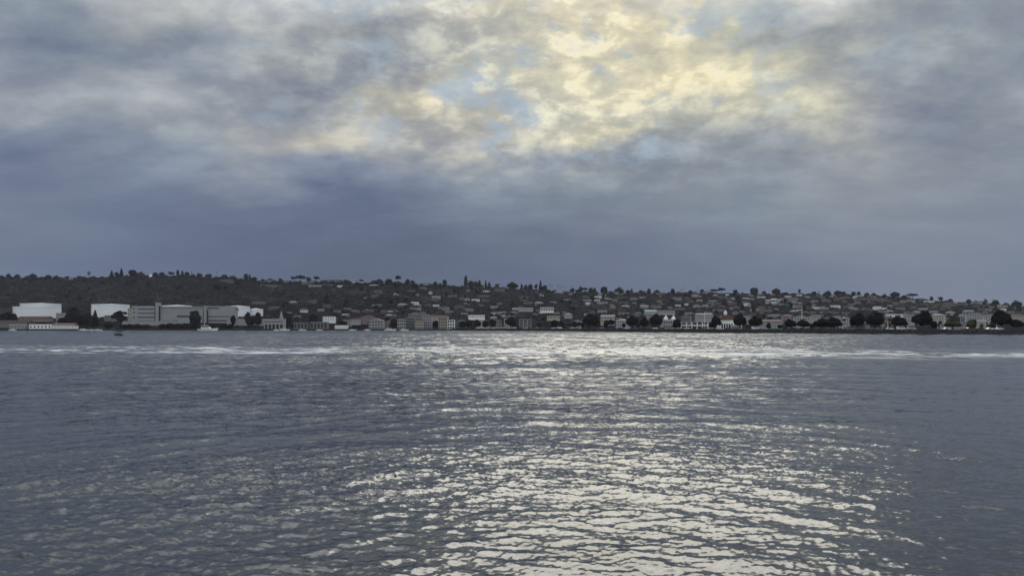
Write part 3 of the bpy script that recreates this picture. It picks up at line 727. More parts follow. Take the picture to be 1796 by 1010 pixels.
block('boat_shed', 'low white flat boat shed at the waterline right of tan shed', 'shed', 587, 609, 571, 577.2, 1034, 8, 'white_paint', 'flat', 'white_paint', (1, 6, 0.3, 0.3), sink=1.5)
block('bay_house', 'white-trimmed house with two low gables above the low boat shed', 'house', 615, 632, 556.5, 566, 1085, 12, 'pale_grey', 'gable', 'brown_roof', (2, 5, 0.4, 0.4), roofh=2.2)
block('bay_house', 'pinkish two-storey house behind the gabled waterfront block', 'house', 633, 656, 553, 565, 1090, 12, 'pink', 'hip', 'red_roof', (2, 6, 0.4, 0.4), roofh=2.4)
block('flats', 'white gabled waterfront block with dark balconies stacked in two columns', 'building', 647, 672, 558, 577, 1036, 13, 'pale_grey', 'gable', 'pale_roof', (3, 5, 0.62, 0.55), roofh=3.4, sink=1.5)
block('flats', 'bluish grey balconied flats, far left block of the wide waterfront group', 'building', 697, 711, 560, 577, 1033, 14, 'pale_grey', 'flat', 'pale_roof', (3, 4, 0.7, 0.5), winmat='dark_opening', sink=1.5)
block('flats', 'taller grey flats, second block of wide waterfront group', 'building', 712, 726, 557, 577, 1037, 14, 'grey', 'flat', 'pale_roof', (4, 5, 0.6, 0.55), winmat='dark_opening', sink=1.5)
block('flats', 'pale flats with small dark windows, third block of waterfront group', 'building', 727.5, 742, 562, 577, 1031, 12, 'cream', 'flat', 'grey_roof', (3, 5, 0.6, 0.5), winmat='dark_opening', sink=1.5)
block('flats', 'stepped white flats, tallest block of the waterfront group', 'building', 740, 757, 554, 577, 1046, 14, 'pale_grey', 'flat', 'pale_roof', (5, 5, 0.6, 0.55), winmat='dark_opening', sink=1.5)
block('flats', 'pinkish grey flats with deep square balconies, second block from right in waterfront group', 'building', 769, 784, 558, 577, 1035, 14, 'cream', 'flat', 'grey_roof', (4, 4, 0.66, 0.6), winmat='dark_opening', sink=1.5)
block('flats', 'low cream flats with deep balconies, rightmost of waterfront group', 'building', 784.5, 797, 561, 577, 1039, 14, 'white_paint', 'flat', 'pale_roof', (3, 3, 0.66, 0.65), winmat='dark_opening', sink=1.5)
block('flats', 'upper grey flats peeping over the middle waterfront block', 'building', 716, 752, 551.5, 562, 1085, 14, 'pink', 'flat', 'pale_roof', (2, 9, 0.5, 0.5))
block('flats', 'white row building with red roof above the big waterfront flats', 'building', 752, 786, 552.5, 560, 1092, 12, 'cream', 'long', 'red_roof', (2, 9, 0.4, 0.4), roofh=1.8)
block('terrace_row', 'long thin white row of houses above the parked vans', 'building', 821, 850, 553, 557.5, 1150, 10, 'white_paint', 'flat', 'white_paint', (1, 10, 0.4, 0.5))
block('white_hall', 'pale flat-roofed hall high behind the dark trees left of arcaded terrace', 'building', 909, 935, 540.5, 543.5, 1290, 12, 'pale_grey', 'flat', 'white_paint', (1, 7, 0.4, 0.4))
e = block('arcaded_terrace', 'white arcaded terrace building glowing on midslope among dark shrubs', 'building', 948, 971, 539, 545.5, 1280, 12, 'white_paint', 'flat', 'pale_roof', (1, 8, 0.6, 0.8), winmat='dark_opening')
block('shore_house', 'white flat-roofed house with red side wing above island tip trees', 'house', 960, 982, 554, 559, 1130, 12, 'cream', 'flat', 'pale_roof', (1, 5, 0.4, 0.5))
block('shore_house', 'pale blue-grey house right of the dull red wing', 'house', 990, 1004, 549, 555, 1170, 12, 'pale_grey', 'hip', 'pale_roof', (1, 4, 0.4, 0.4), roofh=1.8)
block('shore_house', 'dull red barn-like house between two pale shore houses', 'house', 982.5, 990, 552, 560, 1140, 12, 'red_roof', 'gable', 'red_roof', (1, 2, 0.4, 0.4), roofh=2.5)
block('hotel_wing', 'white corner building with dark blue glass front near island tip', 'building', 911, 932, 560.5, 576, 1010, 14, 'pale_grey', 'flat', 'pale_roof', (4, 3, 0.88, 0.75), sink=1.5)
# island buildings
def isl(px, back): return isl_Y(px) + back
Yc = isl(1175, 60)
e = block('domed_pavilion', 'pale waterfront building carrying twin white cupolas with tiny finials', 'building', 1163, 1188, 561, 577.0, Yc, 14, 'concrete', 'flat', 'white_paint', (2, 6, 0.45, 0.5))
hh = wz(561, Yc) - wz(577, Yc)
for px in (1169.8, 1183.2):
    x = wx(px, Yc) - e.location.x
    c_ = MB().lathe([(1.7, hh + 0.5), (1.7, hh + 1.2), (1.9, hh + 1.25), (1.6, hh + 2.2), (0.9, hh + 3.0), (0.35, hh + 3.3)], 18, (x, 5)).build('cupola', M['white_paint'], e)
    MB().lathe([(0.35, hh + 3.32), (0.35, hh + 4.2), (0.05, hh + 5.0)], 10, (x, 5)).build('finial', M['white_paint'], c_)
Yc = isl(1218, 45)
e = empty('colonnade', (wx(1218, Yc), Yc, IZ)); tag(e, 'long low white colonnade with five gabled posts right of twin cupolas', 'colonnade')
w_ = wx(1245, Yc) - wx(1192, Yc)
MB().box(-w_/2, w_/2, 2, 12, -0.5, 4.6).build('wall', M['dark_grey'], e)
MB().box(-w_/2 - 0.5, w_/2 + 0.5, -0.5, 13, 5.6, 6.2).build('roof', M['pale_roof'], e)
MB().box(-w_/2, w_/2, -0.2, 0.3, 2.6, 3.6).build('lintel', M['white_paint'], e)
pm = MB().box(-0.35, 0.35, -0.4, 0.4, -0.3, 5.59).mesh('column'); gm = MB().prism([(-1.3, 3.0), (1.3, 3.0), (0, 4.6)], -0.7, -0.41).mesh('gable')
for k in range(6):
    x = -w_/2 + 1.5 + (w_ - 3) * k / 5; c_ = link('column', pm, M['white_paint'], e, loc=(x, 0, 0)); link('gable', gm, M['white_paint'], c_)
Yc = isl(1275, 40)
e = empty('red_pavilion', (wx(1275.5, Yc), Yc, IZ)); tag(e, 'steep red roofed pavilion topped by a white lantern on island', 'pavilion')
z1 = wz(561, Yc) - IZ; z2 = wz(552, Yc) - IZ; r1 = 12 / F * Yc
MB().box(-r1, r1, 0, 2 * r1, -0.5, z1).build('wall', M['white_paint'], e)
MB().add([(-r1*1.15, -0.8, z1+.01), (r1*1.15, -0.8, z1+.01), (r1*1.15, 2*r1+.8, z1+.01), (-r1*1.15, 2*r1+.8, z1+.01), (-r1*.55, r1*.5, z2), (r1*.55, r1*.5, z2), (r1*.55, r1*1.5, z2), (-r1*.55, r1*1.5, z2)],
         [(0,3,2,1), (0,1,5,4), (1,2,6,5), (2,3,7,6), (3,0,4,7), (4,5,6,7)]).build('roof', M['red_roof'], e)
l_ = MB().box(-1.0, 1.0, r1 - 1.0, r1 + 1.0, z2 + .01, z2 + 1.5).build('lantern', M['white_paint'], e)
MB().add([(-1.3, r1-1.3, z2+1.51), (1.3, r1-1.3, z2+1.51), (1.3, r1+1.3, z2+1.51), (-1.3, r1+1.3, z2+1.51), (0, r1, z2+3.9)], [(0,3,2,1), (0,1,4), (1,2,4), (2,3,4), (3,0,4)]).build('lantern_roof', M['white_paint'], l_)
for k in range(5): MB().box(-r1 + 0.8 + k * 2 * (r1 - .6) / 5, -r1 + 2.0 + k * 2 * (r1 - .6) / 5, -0.15, 0.1, 0.4, z1 * 0.6).build('window', M['window_glass'], e)
block('cafe', 'small white flat building tucked against right side of red pavilion', 'building', 1286, 1300, 571, 578, isl(1290, 38), 8, 'pale_grey', 'flat', 'white_paint', (1, 5, 0.5, 0.5))
block('motel', 'long low two-storey white motel behind right-hand island trees', 'building', 1338, 1372, 560, 577.5, isl(1355, 75), 12, 'pale_grey', 'long', 'pink_roof', (3, 10, 0.4, 0.45), roofh=1.6)
block('club_house', 'cream clubhouse with hipped roof left of the arched gateway', 'building', 1668, 1702, 562, 578, isl(1685, 70), 14, 'pale_grey', 'hip', 'grey_roof', (2, 9, 0.4, 0.45), roofh=2.6)
Yc = isl(1722, 40); e = empty('arched_gateway', (wx(1722, Yc), Yc, IZ)); tag(e, 'cream gateway with a dark arch near the right edge of island', 'gateway')
g_ = MB(); g_.box(-2.9, -1.15, 0, 4, -0.3, 5.4); g_.box(1.15, 2.9, 0, 4, -0.3, 5.4)
arc = [(-1.15, 5.4), (-1.15, 2.6)] + [(1.15 * math.cos(math.pi - t), 2.6 + 1.15 * math.sin(math.pi - t)) for t in [math.pi * k / 8 for k in range(1, 8)]] + [(1.15, 2.6), (1.15, 5.4)]
for k in range(1, len(arc) - 2):
    (xa, za), (xb, zb) = arc[k], arc[k + 1]
    g_.box(min(xa, xb), max(xa, xb) + 1e-4, 0.0, 4, max(za, zb) - 0.02, 5.4) if abs(xb - xa) > 1e-3 else None
g_.build('wall', M['cream'], e); MB().box(-3.1, 3.1, -0.2, 4.2, 5.41, 5.9).build('cornice', M['white_paint'], e)
MB().box(-1.15, 1.15, 3.0, 3.2, -0.3, 3.7).build('gate', M['dark_grey'], e)
Yc = isl(1532, 30)
block('kiosk', 'narrow pale kiosk standing under the joined dark trees', 'kiosk', 1520.5, 1526, 566, 578, isl(1523, 26), 3, 'pale_grey', 'flat', 'white_paint', (2, 2, 0.4, 0.4))
block('green_roof_hall', 'long midslope hall with pale green roof above the twin cupolas', 'building', 1132, 1152, 543, 549, 1240, 14, 'pale_grey', 'long', 'green_roof', (1, 7, 0.4, 0.3), roofh=3.4)
block('row_hall', 'long pinkish white row joined right of the green-roofed hall', 'building', 1152.6, 1184, 544.5, 549, 1242, 12, 'pale_grey', 'flat', 'pale_roof', (1, 11, 0.45, 0.4))
# filler waterfront houses between the named ones
for (a, b2, t, bs, wl, rf, rm) in ((800,818,560,575,'grey','hip','brown_roof'),(836,852,561,574,'cream','long','grey_roof'),(858,880,560,574,'tan','hip','brown_roof'),(884,900,559,574,'pale_grey','flat','pale_roof'),
      (1004,1022,561,574,'pale_grey','hip','grey_roof'),(1055,1078,552,566,'cream','long','pale_roof'),(1082,1103,559,573,'pale_grey','hip','pale_roof'),(1198,1214,554,566,'grey','long','brown_roof'),
      (1222,1250,549,560,'pale_grey','long','pale_roof'),(1306,1322,552,564,'cream','hip','brown_roof'),(1374,1392,551,566,'pink','hip','pink_roof'),(1398,1420,556,570,'pale_grey','flat','pale_roof'),
      (1424,1440,552,562,'cream','long','grey_roof'),(1476,1492,556,570,'pale_grey','hip','pale_roof'),(1552,1566,554,568,'pink','long','brown_roof'),(1592,1604,552,566,'pale_grey','flat','pale_roof'),
      (1642,1660,550,562,'cream','hip','pale_roof'),(1700,1722,548,560,'pale_grey','long','grey_roof'),(1728,1742,552,564,'pale_grey','flat','pale_roof'),(1776,1796,550,564,'cream','long','brown_roof'),
      (673,690,562,572,'tan','hip','brown_roof'),(600,614,560,568,'cream','long','red_roof'),(566,586,555,562,'white_paint','flat','pale_roof'),(1560,1590,551,560,'white_paint','flat','pale_roof')):
    Y = 1060 + (574 - bs) * 6
    e = block('shore_house', None, 'house', a, b2, t, bs, Y, 12, wl, rf, rm, (2, max(3, (b2 - a) // 4), 0.4, 0.4), roofh=2.2 if rf != 'flat' else 0, group='houses along the foot of the hill', sink=4)
    reg(e, (a + b2) / 2, 'low beside', f"{ {'white_paint':'white','pale_grey':'pale grey'}.get(wl, wl)} {dict(hip='hip-roofed',long='ridge-roofed',flat='flat-roofed')[rf]} shore house", 'shore house')

# ------------------------------------------------------------------ hillside houses
def house_parts(kind):
    out = []
    if kind == 'flat': a = MB().box(-.5, .5, 0, 1, -.6, .86).mesh('wall'); r_ = MB().box(-.54, .54, -.06, 1.04, .865, 1).mesh('roof')
    elif kind == 'hip': a = MB().box(-.46, .46, .05, .95, -.6, .62).mesh('wall'); r_ = MB().hip(-.52, .52, -.03, 1.03, .625, .375, .3).mesh('roof')
    elif kind == 'gable': a = MB().box(-.46, .46, .05, .95, -.6, .60).mesh('wall'); r_ = MB().prism([(-.52, .605), (.52, .605), (0, 1)], -.05, 1.05).mesh('roof')
    elif kind == 'long': a = MB().box(-.47, .47, .05, .95, -.6, .64).mesh('wall'); r_ = MB().add([(-.52,-.05,.645),(.52,-.05,.645),(.52,1.05,.645),(-.52,1.05,.645),(-.5,.5,1),(.5,.5,1)], [(0,3,2,1),(0,1,5,4),(2,3,4,5),(1,2,5),(3,0,4)]).mesh('roof')
    else:  # stepped
        a = MB().box(-.5, .05, 0, 1, -.6, .93).box(.052, .5, .1, 1, -.6, .58).mesh('wall'); r_ = MB().box(-.53, .08, -.05, 1.04, .935, 1).box(.082, .53, .06, 1.04, .585, .66).mesh('roof')
    return a, r_
HP = {k: house_parts(k) for k in ('flat', 'hip', 'gable', 'long', 'stepped')}
for a, r_ in HP.values(): a.materials.append(M['cream']); r_.materials.append(M['grey_roof'])
WIN = MB().box(-.07, .07, -.03, .06, -.11, .11).mesh('window'); WIN.materials.append(M['window_glass'])
WALLN = {'white_paint': 'white', 'cream': 'cream', 'pale_grey': 'pale grey', 'tan': 'tan', 'pink': 'pinkish', 'grey': 'grey'}
ROOFN = {'brown_roof': 'brown roof', 'red_roof': 'red roof', 'grey_roof': 'grey roof', 'pale_roof': 'pale roof'}
def hill_house(px, py, wpx, hpx, wall=None, kind=None, roof=None):
    p = on_hill(px, py); w_ = wpx / F * p.y; h = hpx / F * p.y
    wall = wall or rng.choice(['white_paint', 'cream', 'cream', 'pale_grey', 'pale_grey', 'tan', 'pink', 'grey', 'grey'])
    kind = kind or rng.choice(['flat', 'hip', 'hip', 'gable', 'long', 'long', 'stepped'])
    roof = roof or rng.choice(['brown_roof', 'brown_roof', 'red_roof', 'grey_roof', 'grey_roof', 'pale_roof'])
    e = empty('hillside_house', (p.x, p.y, p.z - 0.5), rng.uniform(-0.35, 0.35)); e.scale = (w_, 9.0, h + 0.5)
    e['category'] = 'house'; e['group'] = 'houses scattered over the hillside'
    link('wall', HP[kind][0], M[wall], e); link('roof', HP[kind][1], M[roof], e)
    y0 = 0.0 if kind in ('flat', 'stepped') else 0.05
    for x in ((-.3, 0, .3) if wpx < 16 else (-.36, -.18, 0, .18, .36)):
        if kind == 'stepped' and x > 0: continue
        link('window', WIN, M['window_glass'], e, loc=(x, y0, 0.36), scale=(1 if wpx < 16 else .7, 1, 1))
    reg(e, px, band_of(px, py), f"{WALLN[wall]} house with {ROOFN[roof]}", 'house')
EXPL = [(123,491,17,4,'pale_grey','flat'),(469,496,26,6,'cream','long'),(500,494,14,4,'pale_grey','flat'),(545,495,14,5,'pale_grey','hip'),(583,496,26,6,'pink','flat'),(628,497,18,4,'white_paint','flat'),
 (418,487,20,4,'pale_grey','flat'),(396,495,24,5,'tan','long'),(470,503,30,4,'grey','flat'),(553,504,22,5,'pale_grey','flat'),(596,504,9,4,'white_paint','flat'),(570,502,26,4,'grey','flat'),
 (514,534,15,6,'tan','hip'),(547,532,16,6,'tan','hip'),(574,540,15,6,'grey','hip'),(533,548,14,8,'white_paint','hip'),(478,543,20,6,'grey','hip'),(562,546,10,5,'pale_grey','flat'),(609,545,12,5,'grey','flat'),(660,539,18,5,'grey','long'),
 (452,534,22,6,'grey','flat'),(535,500,14,5,'grey','flat'),(655,503,18,4,'tan','hip'),
 (755,516,7,6,'white_paint','hip'),(730,519,9,4,'pale_grey','flat'),(727,533,12,4,'white_paint','flat'),(764,538,10,4,'white_paint','flat'),(777,544,20,7,'cream','long'),(728,543,19,4,'pale_grey','flat'),(706,538,18,6,'pink','hip'),
 (748,503,14,6,'pale_grey','flat'),(740,508,16,5,'tan','hip'),(720,512,14,5,'tan','gable'),(811,526,12,5,'pink','hip'),(818,528,7,6,'pale_grey','flat'),(835,529,13,5,'white_paint','flat'),(848,522,18,4,'grey','flat'),(793,522,14,4,'tan','flat'),
 (806,542,22,7,'grey','hip'),(823,546,14,5,'pale_grey','long'),(819,552,18,4,'cream','flat'),(845,538,10,6,'pale_grey','gable'),(875,512,18,6,'tan','long'),(886,508,12,5,'pale_grey','flat'),(880,551,12,5,'pale_grey','flat'),
 (918,524,14,4,'grey','flat'),(926,534,16,5,'tan','flat'),(980,516,18,5,'tan','hip'),(965,512,14,5,'cream','hip'),(994,528,12,4,'pale_grey','flat'),(970,531,12,3,'pale_grey','flat'),
 (1057,520,14,5,'pale_grey','stepped'),(1048,523,12,4,'white_paint','flat'),(1067,526,12,5,'pale_grey','stepped'),(1058,534,17,5,'pale_grey','flat'),(1030,529,14,4,'pale_grey','flat'),(1090,524,20,4,'grey','flat'),(1094,534,18,5,'tan','hip'),(1057,549,16,6,'pale_grey','flat'),(1074,541,10,6,'pale_grey','gable'),
 (1159,517,16,4,'pink','flat'),(1187,527,18,6,'pale_grey','long'),(1224,522,16,6,'cream','stepped'),(1240,514,14,5,'pale_grey','flat'),(1189,538,9,4,'white_paint','flat'),(1205,536,5,4,'white_paint','flat'),(1226,540,14,6,'pale_grey','stepped'),(1241,540,13,6,'cream','stepped'),(1251,530,14,4,'pale_grey','flat'),
 (1276,519,5,4,'white_paint','flat'),(1267,540,12,5,'tan','hip'),(1310,537,10,6,'white_paint','flat'),(1322,538,14,5,'pale_grey','stepped'),(1318,526,10,3,'pale_grey','flat'),(1326,546,16,5,'pale_grey','flat'),(1262,547,22,5,'pale_grey','long'),
 (1347,528,9,3,'white_paint','flat'),(1366,536,20,4,'pale_grey','long'),(1362,532,12,3,'white_paint','flat'),(1397,534,18,7,'pale_grey','stepped'),(1418,543,14,7,'pink','gable'),(1432,543,12,5,'white_paint','flat'),(1447,543,14,6,'pale_grey','stepped'),(1468,541,15,6,'white_paint','flat'),(1497,543,14,6,'pale_grey','stepped'),
 (1500,524,7,5,'white_paint','hip'),(1528,528,40,5,'brown','long'),(1545,543,22,6,'white_paint','stepped'),(1345,549,22,7,'pink','long'),(1360,557,18,7,'pale_grey','flat'),(1337,542,12,5,'pink','flat'),
 (1630,531,16,4,'white_paint','flat'),(1590,524,16,5,'pale_grey','hip'),(1660,541,16,5,'pink','long'),(1666,537,22,7,'brown','hip'),(1622,545,14,6,'pale_grey','flat'),(1690,536,14,5,'grey','flat'),(1728,536,10,8,'pale_grey','stepped'),(1712,534,14,5,'pale_grey','flat'),(1756,541,10,7,'cream','stepped'),(1736,541,16,7,'pink','stepped'),(1788,543,14,5,'pink','hip'),(1700,549,16,5,'pale_grey','long')]
used = []
for q in EXPL:
    wl = q[4]; rf = None
    if wl == 'brown': wl, rf = 'pink', 'red_roof'
    if wl == 'white_paint' and q[5] == 'flat': rf = 'pale_roof'
    hill_house(q[0], q[1], q[2], q[3], wl, q[5], rf); used.append((q[0], q[1], q[2]))
n = 0; tries = 0
while n < 225 and tries < 20000:
    tries += 1
    px = rng.uniform(640, 1800); r = float(ridge_py(px)); py = r + 1.5 + (562 - r) * rng.random()
    dens = 0.30 + 0.70 * min(1, max(0, (px - 760) / 700))
    if rng.random() > dens: continue
    wp = rng.uniform(7, 16)
    if any(abs(px - u[0]) < (wp + u[2]) * 0.42 and abs(py - u[1]) < 3.8 for u in used): continue
    hill_house(px, py, wp, rng.uniform(3.2, 6.0)); used.append((px, py, wp)); n += 1
# more low houses at left foot of the slope
for px, py in ((452,552),(470,556),(505,552),(520,558),(548,558),(590,548),(604,555),(622,549),(640,548),(655,547),(672,549),(690,547),(688,556)):
    hill_house(px, py, rng.uniform(9, 15), rng.uniform(4, 6), rng.choice(['grey', 'tan', 'cream', 'pink'])); used.append((px, py, 12))

# ------------------------------------------------------------------ trees on the slope and ridge
def hill_tree(px, py, wpx, hpx, kind, size='small', mat=None, look=None):
    p = on_hill(px, py); w_ = wpx / F * p.y; h = hpx / F * p.y
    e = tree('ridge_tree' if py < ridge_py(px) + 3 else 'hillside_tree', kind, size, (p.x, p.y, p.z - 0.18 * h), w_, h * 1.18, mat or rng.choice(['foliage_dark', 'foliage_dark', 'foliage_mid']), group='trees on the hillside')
    nm = {'dome': 'broad dark tree', 'round': 'round dark tree', 'oval': 'upright dark tree', 'umbrella': 'flat-topped dark tree', 'gappy': 'thin open tree', 'cone': 'pointed conifer', 'column': 'columnar cypress'}[kind]
    reg(e, px, band_of(px, py), nm, 'tree')
RT = [(15,9,7,'round'),(30,9,6,'dome'),(58,12,8,'dome'),(85,13,7,'round'),(98,10,7,'dome'),(118,10,6,'round'),(140,12,5,'dome'),(196,8,13,'cone'),(213,8,17,'cone'),(205,7,9,'oval'),(233,15,12,'round'),(246,12,7,'dome'),(272,8,6,'oval'),(284,10,7,'round'),
      (300,9,8,'gappy'),(312,5,12,'oval'),(320,5,10,'column'),(328,9,8,'round'),(350,10,6,'dome'),(366,11,6,'dome'),(394,11,6,'round'),(431,8,12,'oval'),(438,6,12,'cone'),(446,10,7,'round'),(474,12,5,'dome'),(492,8,6,'round'),
      (515,9,11,'umbrella'),(528,16,14,'umbrella'),(541,8,11,'gappy'),(555,9,12,'umbrella'),(607,12,6,'round'),(634,7,7,'umbrella'),(655,9,6,'dome'),(665,14,8,'dome'),(682,14,8,'round'),(698,9,15,'umbrella'),(715,9,10,'round'),(724,8,8,'dome'),
      (763,7,8,'oval'),(772,7,5,'round'),(780,7,13,'oval'),(817,7,22,'column'),(826,9,12,'oval'),(835,8,11,'oval'),(841,5,14,'column'),(852,5,15,'cone'),(858,7,12,'cone'),(872,8,7,'umbrella'),
      (899,18,14,'dome'),(915,5,12,'column'),(922,9,10,'round'),(930,8,12,'oval'),(940,5,13,'gappy'),(948,7,22,'cone'),(955,10,11,'round'),(1004,9,9,'round'),(1018,6,12,'oval'),(1026,9,10,'umbrella'),(1036,8,10,'oval'),(1043,5,10,'oval'),(1059,13,13,'round'),
      (1085,16,11,'dome'),(1108,4,9,'column'),(1124,7,6,'oval'),(1138,8,9,'round'),(1152,9,7,'dome'),(1180,7,9,'oval'),(1211,8,6,'round'),(1231,8,8,'gappy'),(1255,16,8,'umbrella'),(1266,12,11,'umbrella'),(1290,9,8,'round'),
      (1323,14,14,'round'),(1361,13,12,'dome'),(1340,9,6,'round'),(1402,4,9,'gappy'),(1428,9,6,'round'),(1452,12,7,'dome'),(1470,14,9,'dome'),(1480,9,7,'round'),(1497,8,8,'round'),(1506,6,8,'oval'),(1520,9,6,'dome'),(1532,9,6,'round'),
      (1570,16,11,'dome'),(1600,16,11,'umbrella'),(1586,9,6,'round'),(1634,7,8,'gappy'),(1650,7,9,'gappy'),(1667,8,6,'round'),(1699,10,7,'round'),(1729,5,9,'oval'),(1746,14,9,'round'),(1784,17,11,'dome'),(1765,9,5,'dome'),(1712,9,5,'dome')]
for px, wp, hp, kd in RT: hill_tree(px, float(ridge_py(px)) + 1.6, wp * (1.5 if kd in ('column', 'cone', 'oval') else 1.25), hp * 0.86 + 2.0, kd, 'mid' if max(wp, hp) > 12 else 'small')
for px, hp in ((964,12),(968,9),(958,9),(978,12),(982,9),(986,9),(992,10),(1003,12),(1198,10),(1194,6),(1223,11),(1402,8),(1436,6),(380,9),(1727,9),(1741,9),(336,8)):
    p = on_hill(px, float(ridge_py(px)) + 1.4); e = palm((p.x, p.y, p.z - .3), (hp + 2) / F * p.y, 2.4, parts=False); reg(e, px, 'on the ridge above', 'slim palm', 'palm')
n = 0
while n < 215:
    px = rng.uniform(0, 1796); r = float(ridge_py(px)); py = r + 3 + (564 - r) * rng.random()
    if px < 440 and py > 528: continue
    if px < 440 and rng.random() < 0.35: continue
    hill_tree(px, py, rng.uniform(5, 12), rng.uniform(4.5, 9), rng.choice(['round', 'dome', 'round', 'dome', 'oval', 'gappy'])); n += 1

# ridge structures
p = on_hill(156, float(ridge_py(156)) + 1.2); e = empty('water_tower', (p.x, p.y, p.z)); tag(e, 'small dark water tower on legs silhouetted on the ridge', 'water tower')
H = 12 / F * p.y
MB().lathe([(0.4, H*.55), (3.4, H*.62), (3.4, H*.95), (0.3, H*1.12)], 14).build('tank', M['dark_grey'], e)
for k in range(4):
    a = math.pi / 4 + k * math.pi / 2; MB().tube((3.2*math.cos(a), 3.2*math.sin(a), -1), (2.5*math.cos(a), 2.5*math.sin(a), H*.63), .3, .3, 5).build('leg', M['dark_grey'], e)
p = on_hill(339, float(ridge_py(339)) + 1.2); e = empty('antenna_mast', (p.x, p.y, p.z)); tag(e, 'thin antenna mast with two crossarms on the ridge', 'antenna')
H = 13 / F * p.y; MB().tube((0, 0, -1), (0, 0, H), .35, .25, 6).build('pole', M['steel'], e)
MB().box(-4, 4, -.15, .15, H*.72, H*.76).build('crossarm', M['steel'], e); MB().box(-2.6, 2.6, -.15, .15, H*.45, H*.49).build('crossarm', M['steel'], e)
p = on_hill(264, float(ridge_py(264)) + 1.0); e = empty('radar_dome', (p.x, p.y, p.z)); tag(e, 'small white dome showing above the ridge trees', 'dome')
MB().lathe([(3.2, -1), (3.4, 2), (3.0, 4.0), (1.9, 5.4), (.4, 6)], 16).build('shell', M['white_paint'], e)
for q, (px, hp) in enumerate(((1437, 6),)):
    p = on_hill(px, float(ridge_py(px)) + 1.2); e = empty('satellite_mast', (p.x, p.y, p.z)); tag(e, 'squat mast with a flat dish on the ridge behind flagpole', 'mast')
    MB().tube((0, 0, -1), (0, 0, 4.5), .3, .3, 6).build('pole', M['steel'], e); MB().lathe([(.4, 4.5), (3.2, 5.6), (3.2, 5.8), (.5, 5.0)], 14).build('dish', M['steel'], e)

# ------------------------------------------------------------------ shore trees
def shore_tree(px, top, wpx, base, kind, label, size='big', mat='foliage_dark', Y=None, name='shade_tree', v=None):
    Y = Y or isl(px, 17); h = wz(top, Y) - wz(base, Y); z = IZ - 0.1 if Y < 1000 else float(terr(wx(px, Y), Y)) - 0.2
    h = wz(top, Y) - z
    e = tree(name, kind, size, (wx(px, Y), Y, z), wpx / F * Y * 1.06, h * 1.03, mat, v, group='dark trees along the shore'); e['label'] = label
    return e
ST = [(896,556,23,'dome','dark domed tree over parked cars left of the white corner building'),
 (864,560,16,'round','dark round tree just right of the white parked vans'),(838,561,15,'dome','low dark tree left of the white parked vans'),(851,562,12,'oval','slim dark tree between two rounder ones above white vans'),
 (973,561,17,'round','round dark tree below the white house with red side wing'),(985,563,10,'oval','narrow dark tree right of the tree under the red wing'),(1007,563,13,'round','small dark tree at the left foot of the big dome tree'),(1022,565,9,'round','bushy little tree touching left side of big dome tree'),
 (1036,551.5,33,'dome','biggest black dome-shaped tree near the island tip'),(1071,560,18,'gappy','loose dark tree right of the big dome tree'),(1062,565,9,'round','small bush-like tree between dome tree and loose tree'),
 (1109,553,26,'dome','wide black tree, left of three left of the twin cupolas'),(1130,557,19,'dome','middle black tree of three left of the twin cupolas'),(1151,550,24,'dome','tallest black tree touching left side of the twin cupolas building'),
 (1187,560,19,'round','dark tree in front of the right-hand cupola'),(1256,554,20,'dome','dark tree at left side of the red pavilion'),(1247,566,9,'round','small dark tree at right end of the colonnade'),
 (1297,551,26,'dome','dark dome tree at right side of the red pavilion'),(1325,554.5,28,'dome','broad black tree right of the red pavilion tree, beside motel'),
 (1386,560,24,'dome','low broad dark tree just left of the tall flagpole'),(1409,561,26,'dome','flat dark tree under the tall flagpole'),(1368,569,10,'round','low bush tree in front of the motel'),
 (1440,559,27,'dome','low dark tree midway between flagpole and joined trees'),(1463,556.5,28,'dome','broad dark tree with grey twigs left of joined dark trees'),
 (1504,548.5,30,'dome','left half of the two joined dark trees'),(1535,548,32,'dome','right half of the two joined dark trees'),(1577,554,30,'dome','spreading dark tree left of the widest dark tree'),
 (1618,547.5,39,'dome','widest black umbrella-shaped tree on the island'),(1639,563,14,'round','small tree under right edge of the widest dark tree'),(1671,560,28,'dome','purplish dark tree left of the olive tree'),
 (1704,560,20,'oval','olive green tree left of the arched gateway'),(1738,570,13,'round','low dark bush tree right of arched gateway'),(1757,545.5,38,'dome','tall ragged dark tree near the right edge'),(1784,560,24,'dome','dark tree at the extreme right edge beside the ragged one'),
 (1094,566,8,'round','tiny dark tree left of the three black trees'),(1348,566,10,'round','small tree in front of motel left end'),(1424,568,8,'round','small tree between flagpole trees and broad neighbour')]
for px, top, wp, kd, lb in ST:
    shore_tree(px, top, wp, 577, kd, lb, 'big' if wp > 15 else 'mid', 'foliage_olive' if 'olive' in lb else 'foliage_dark')
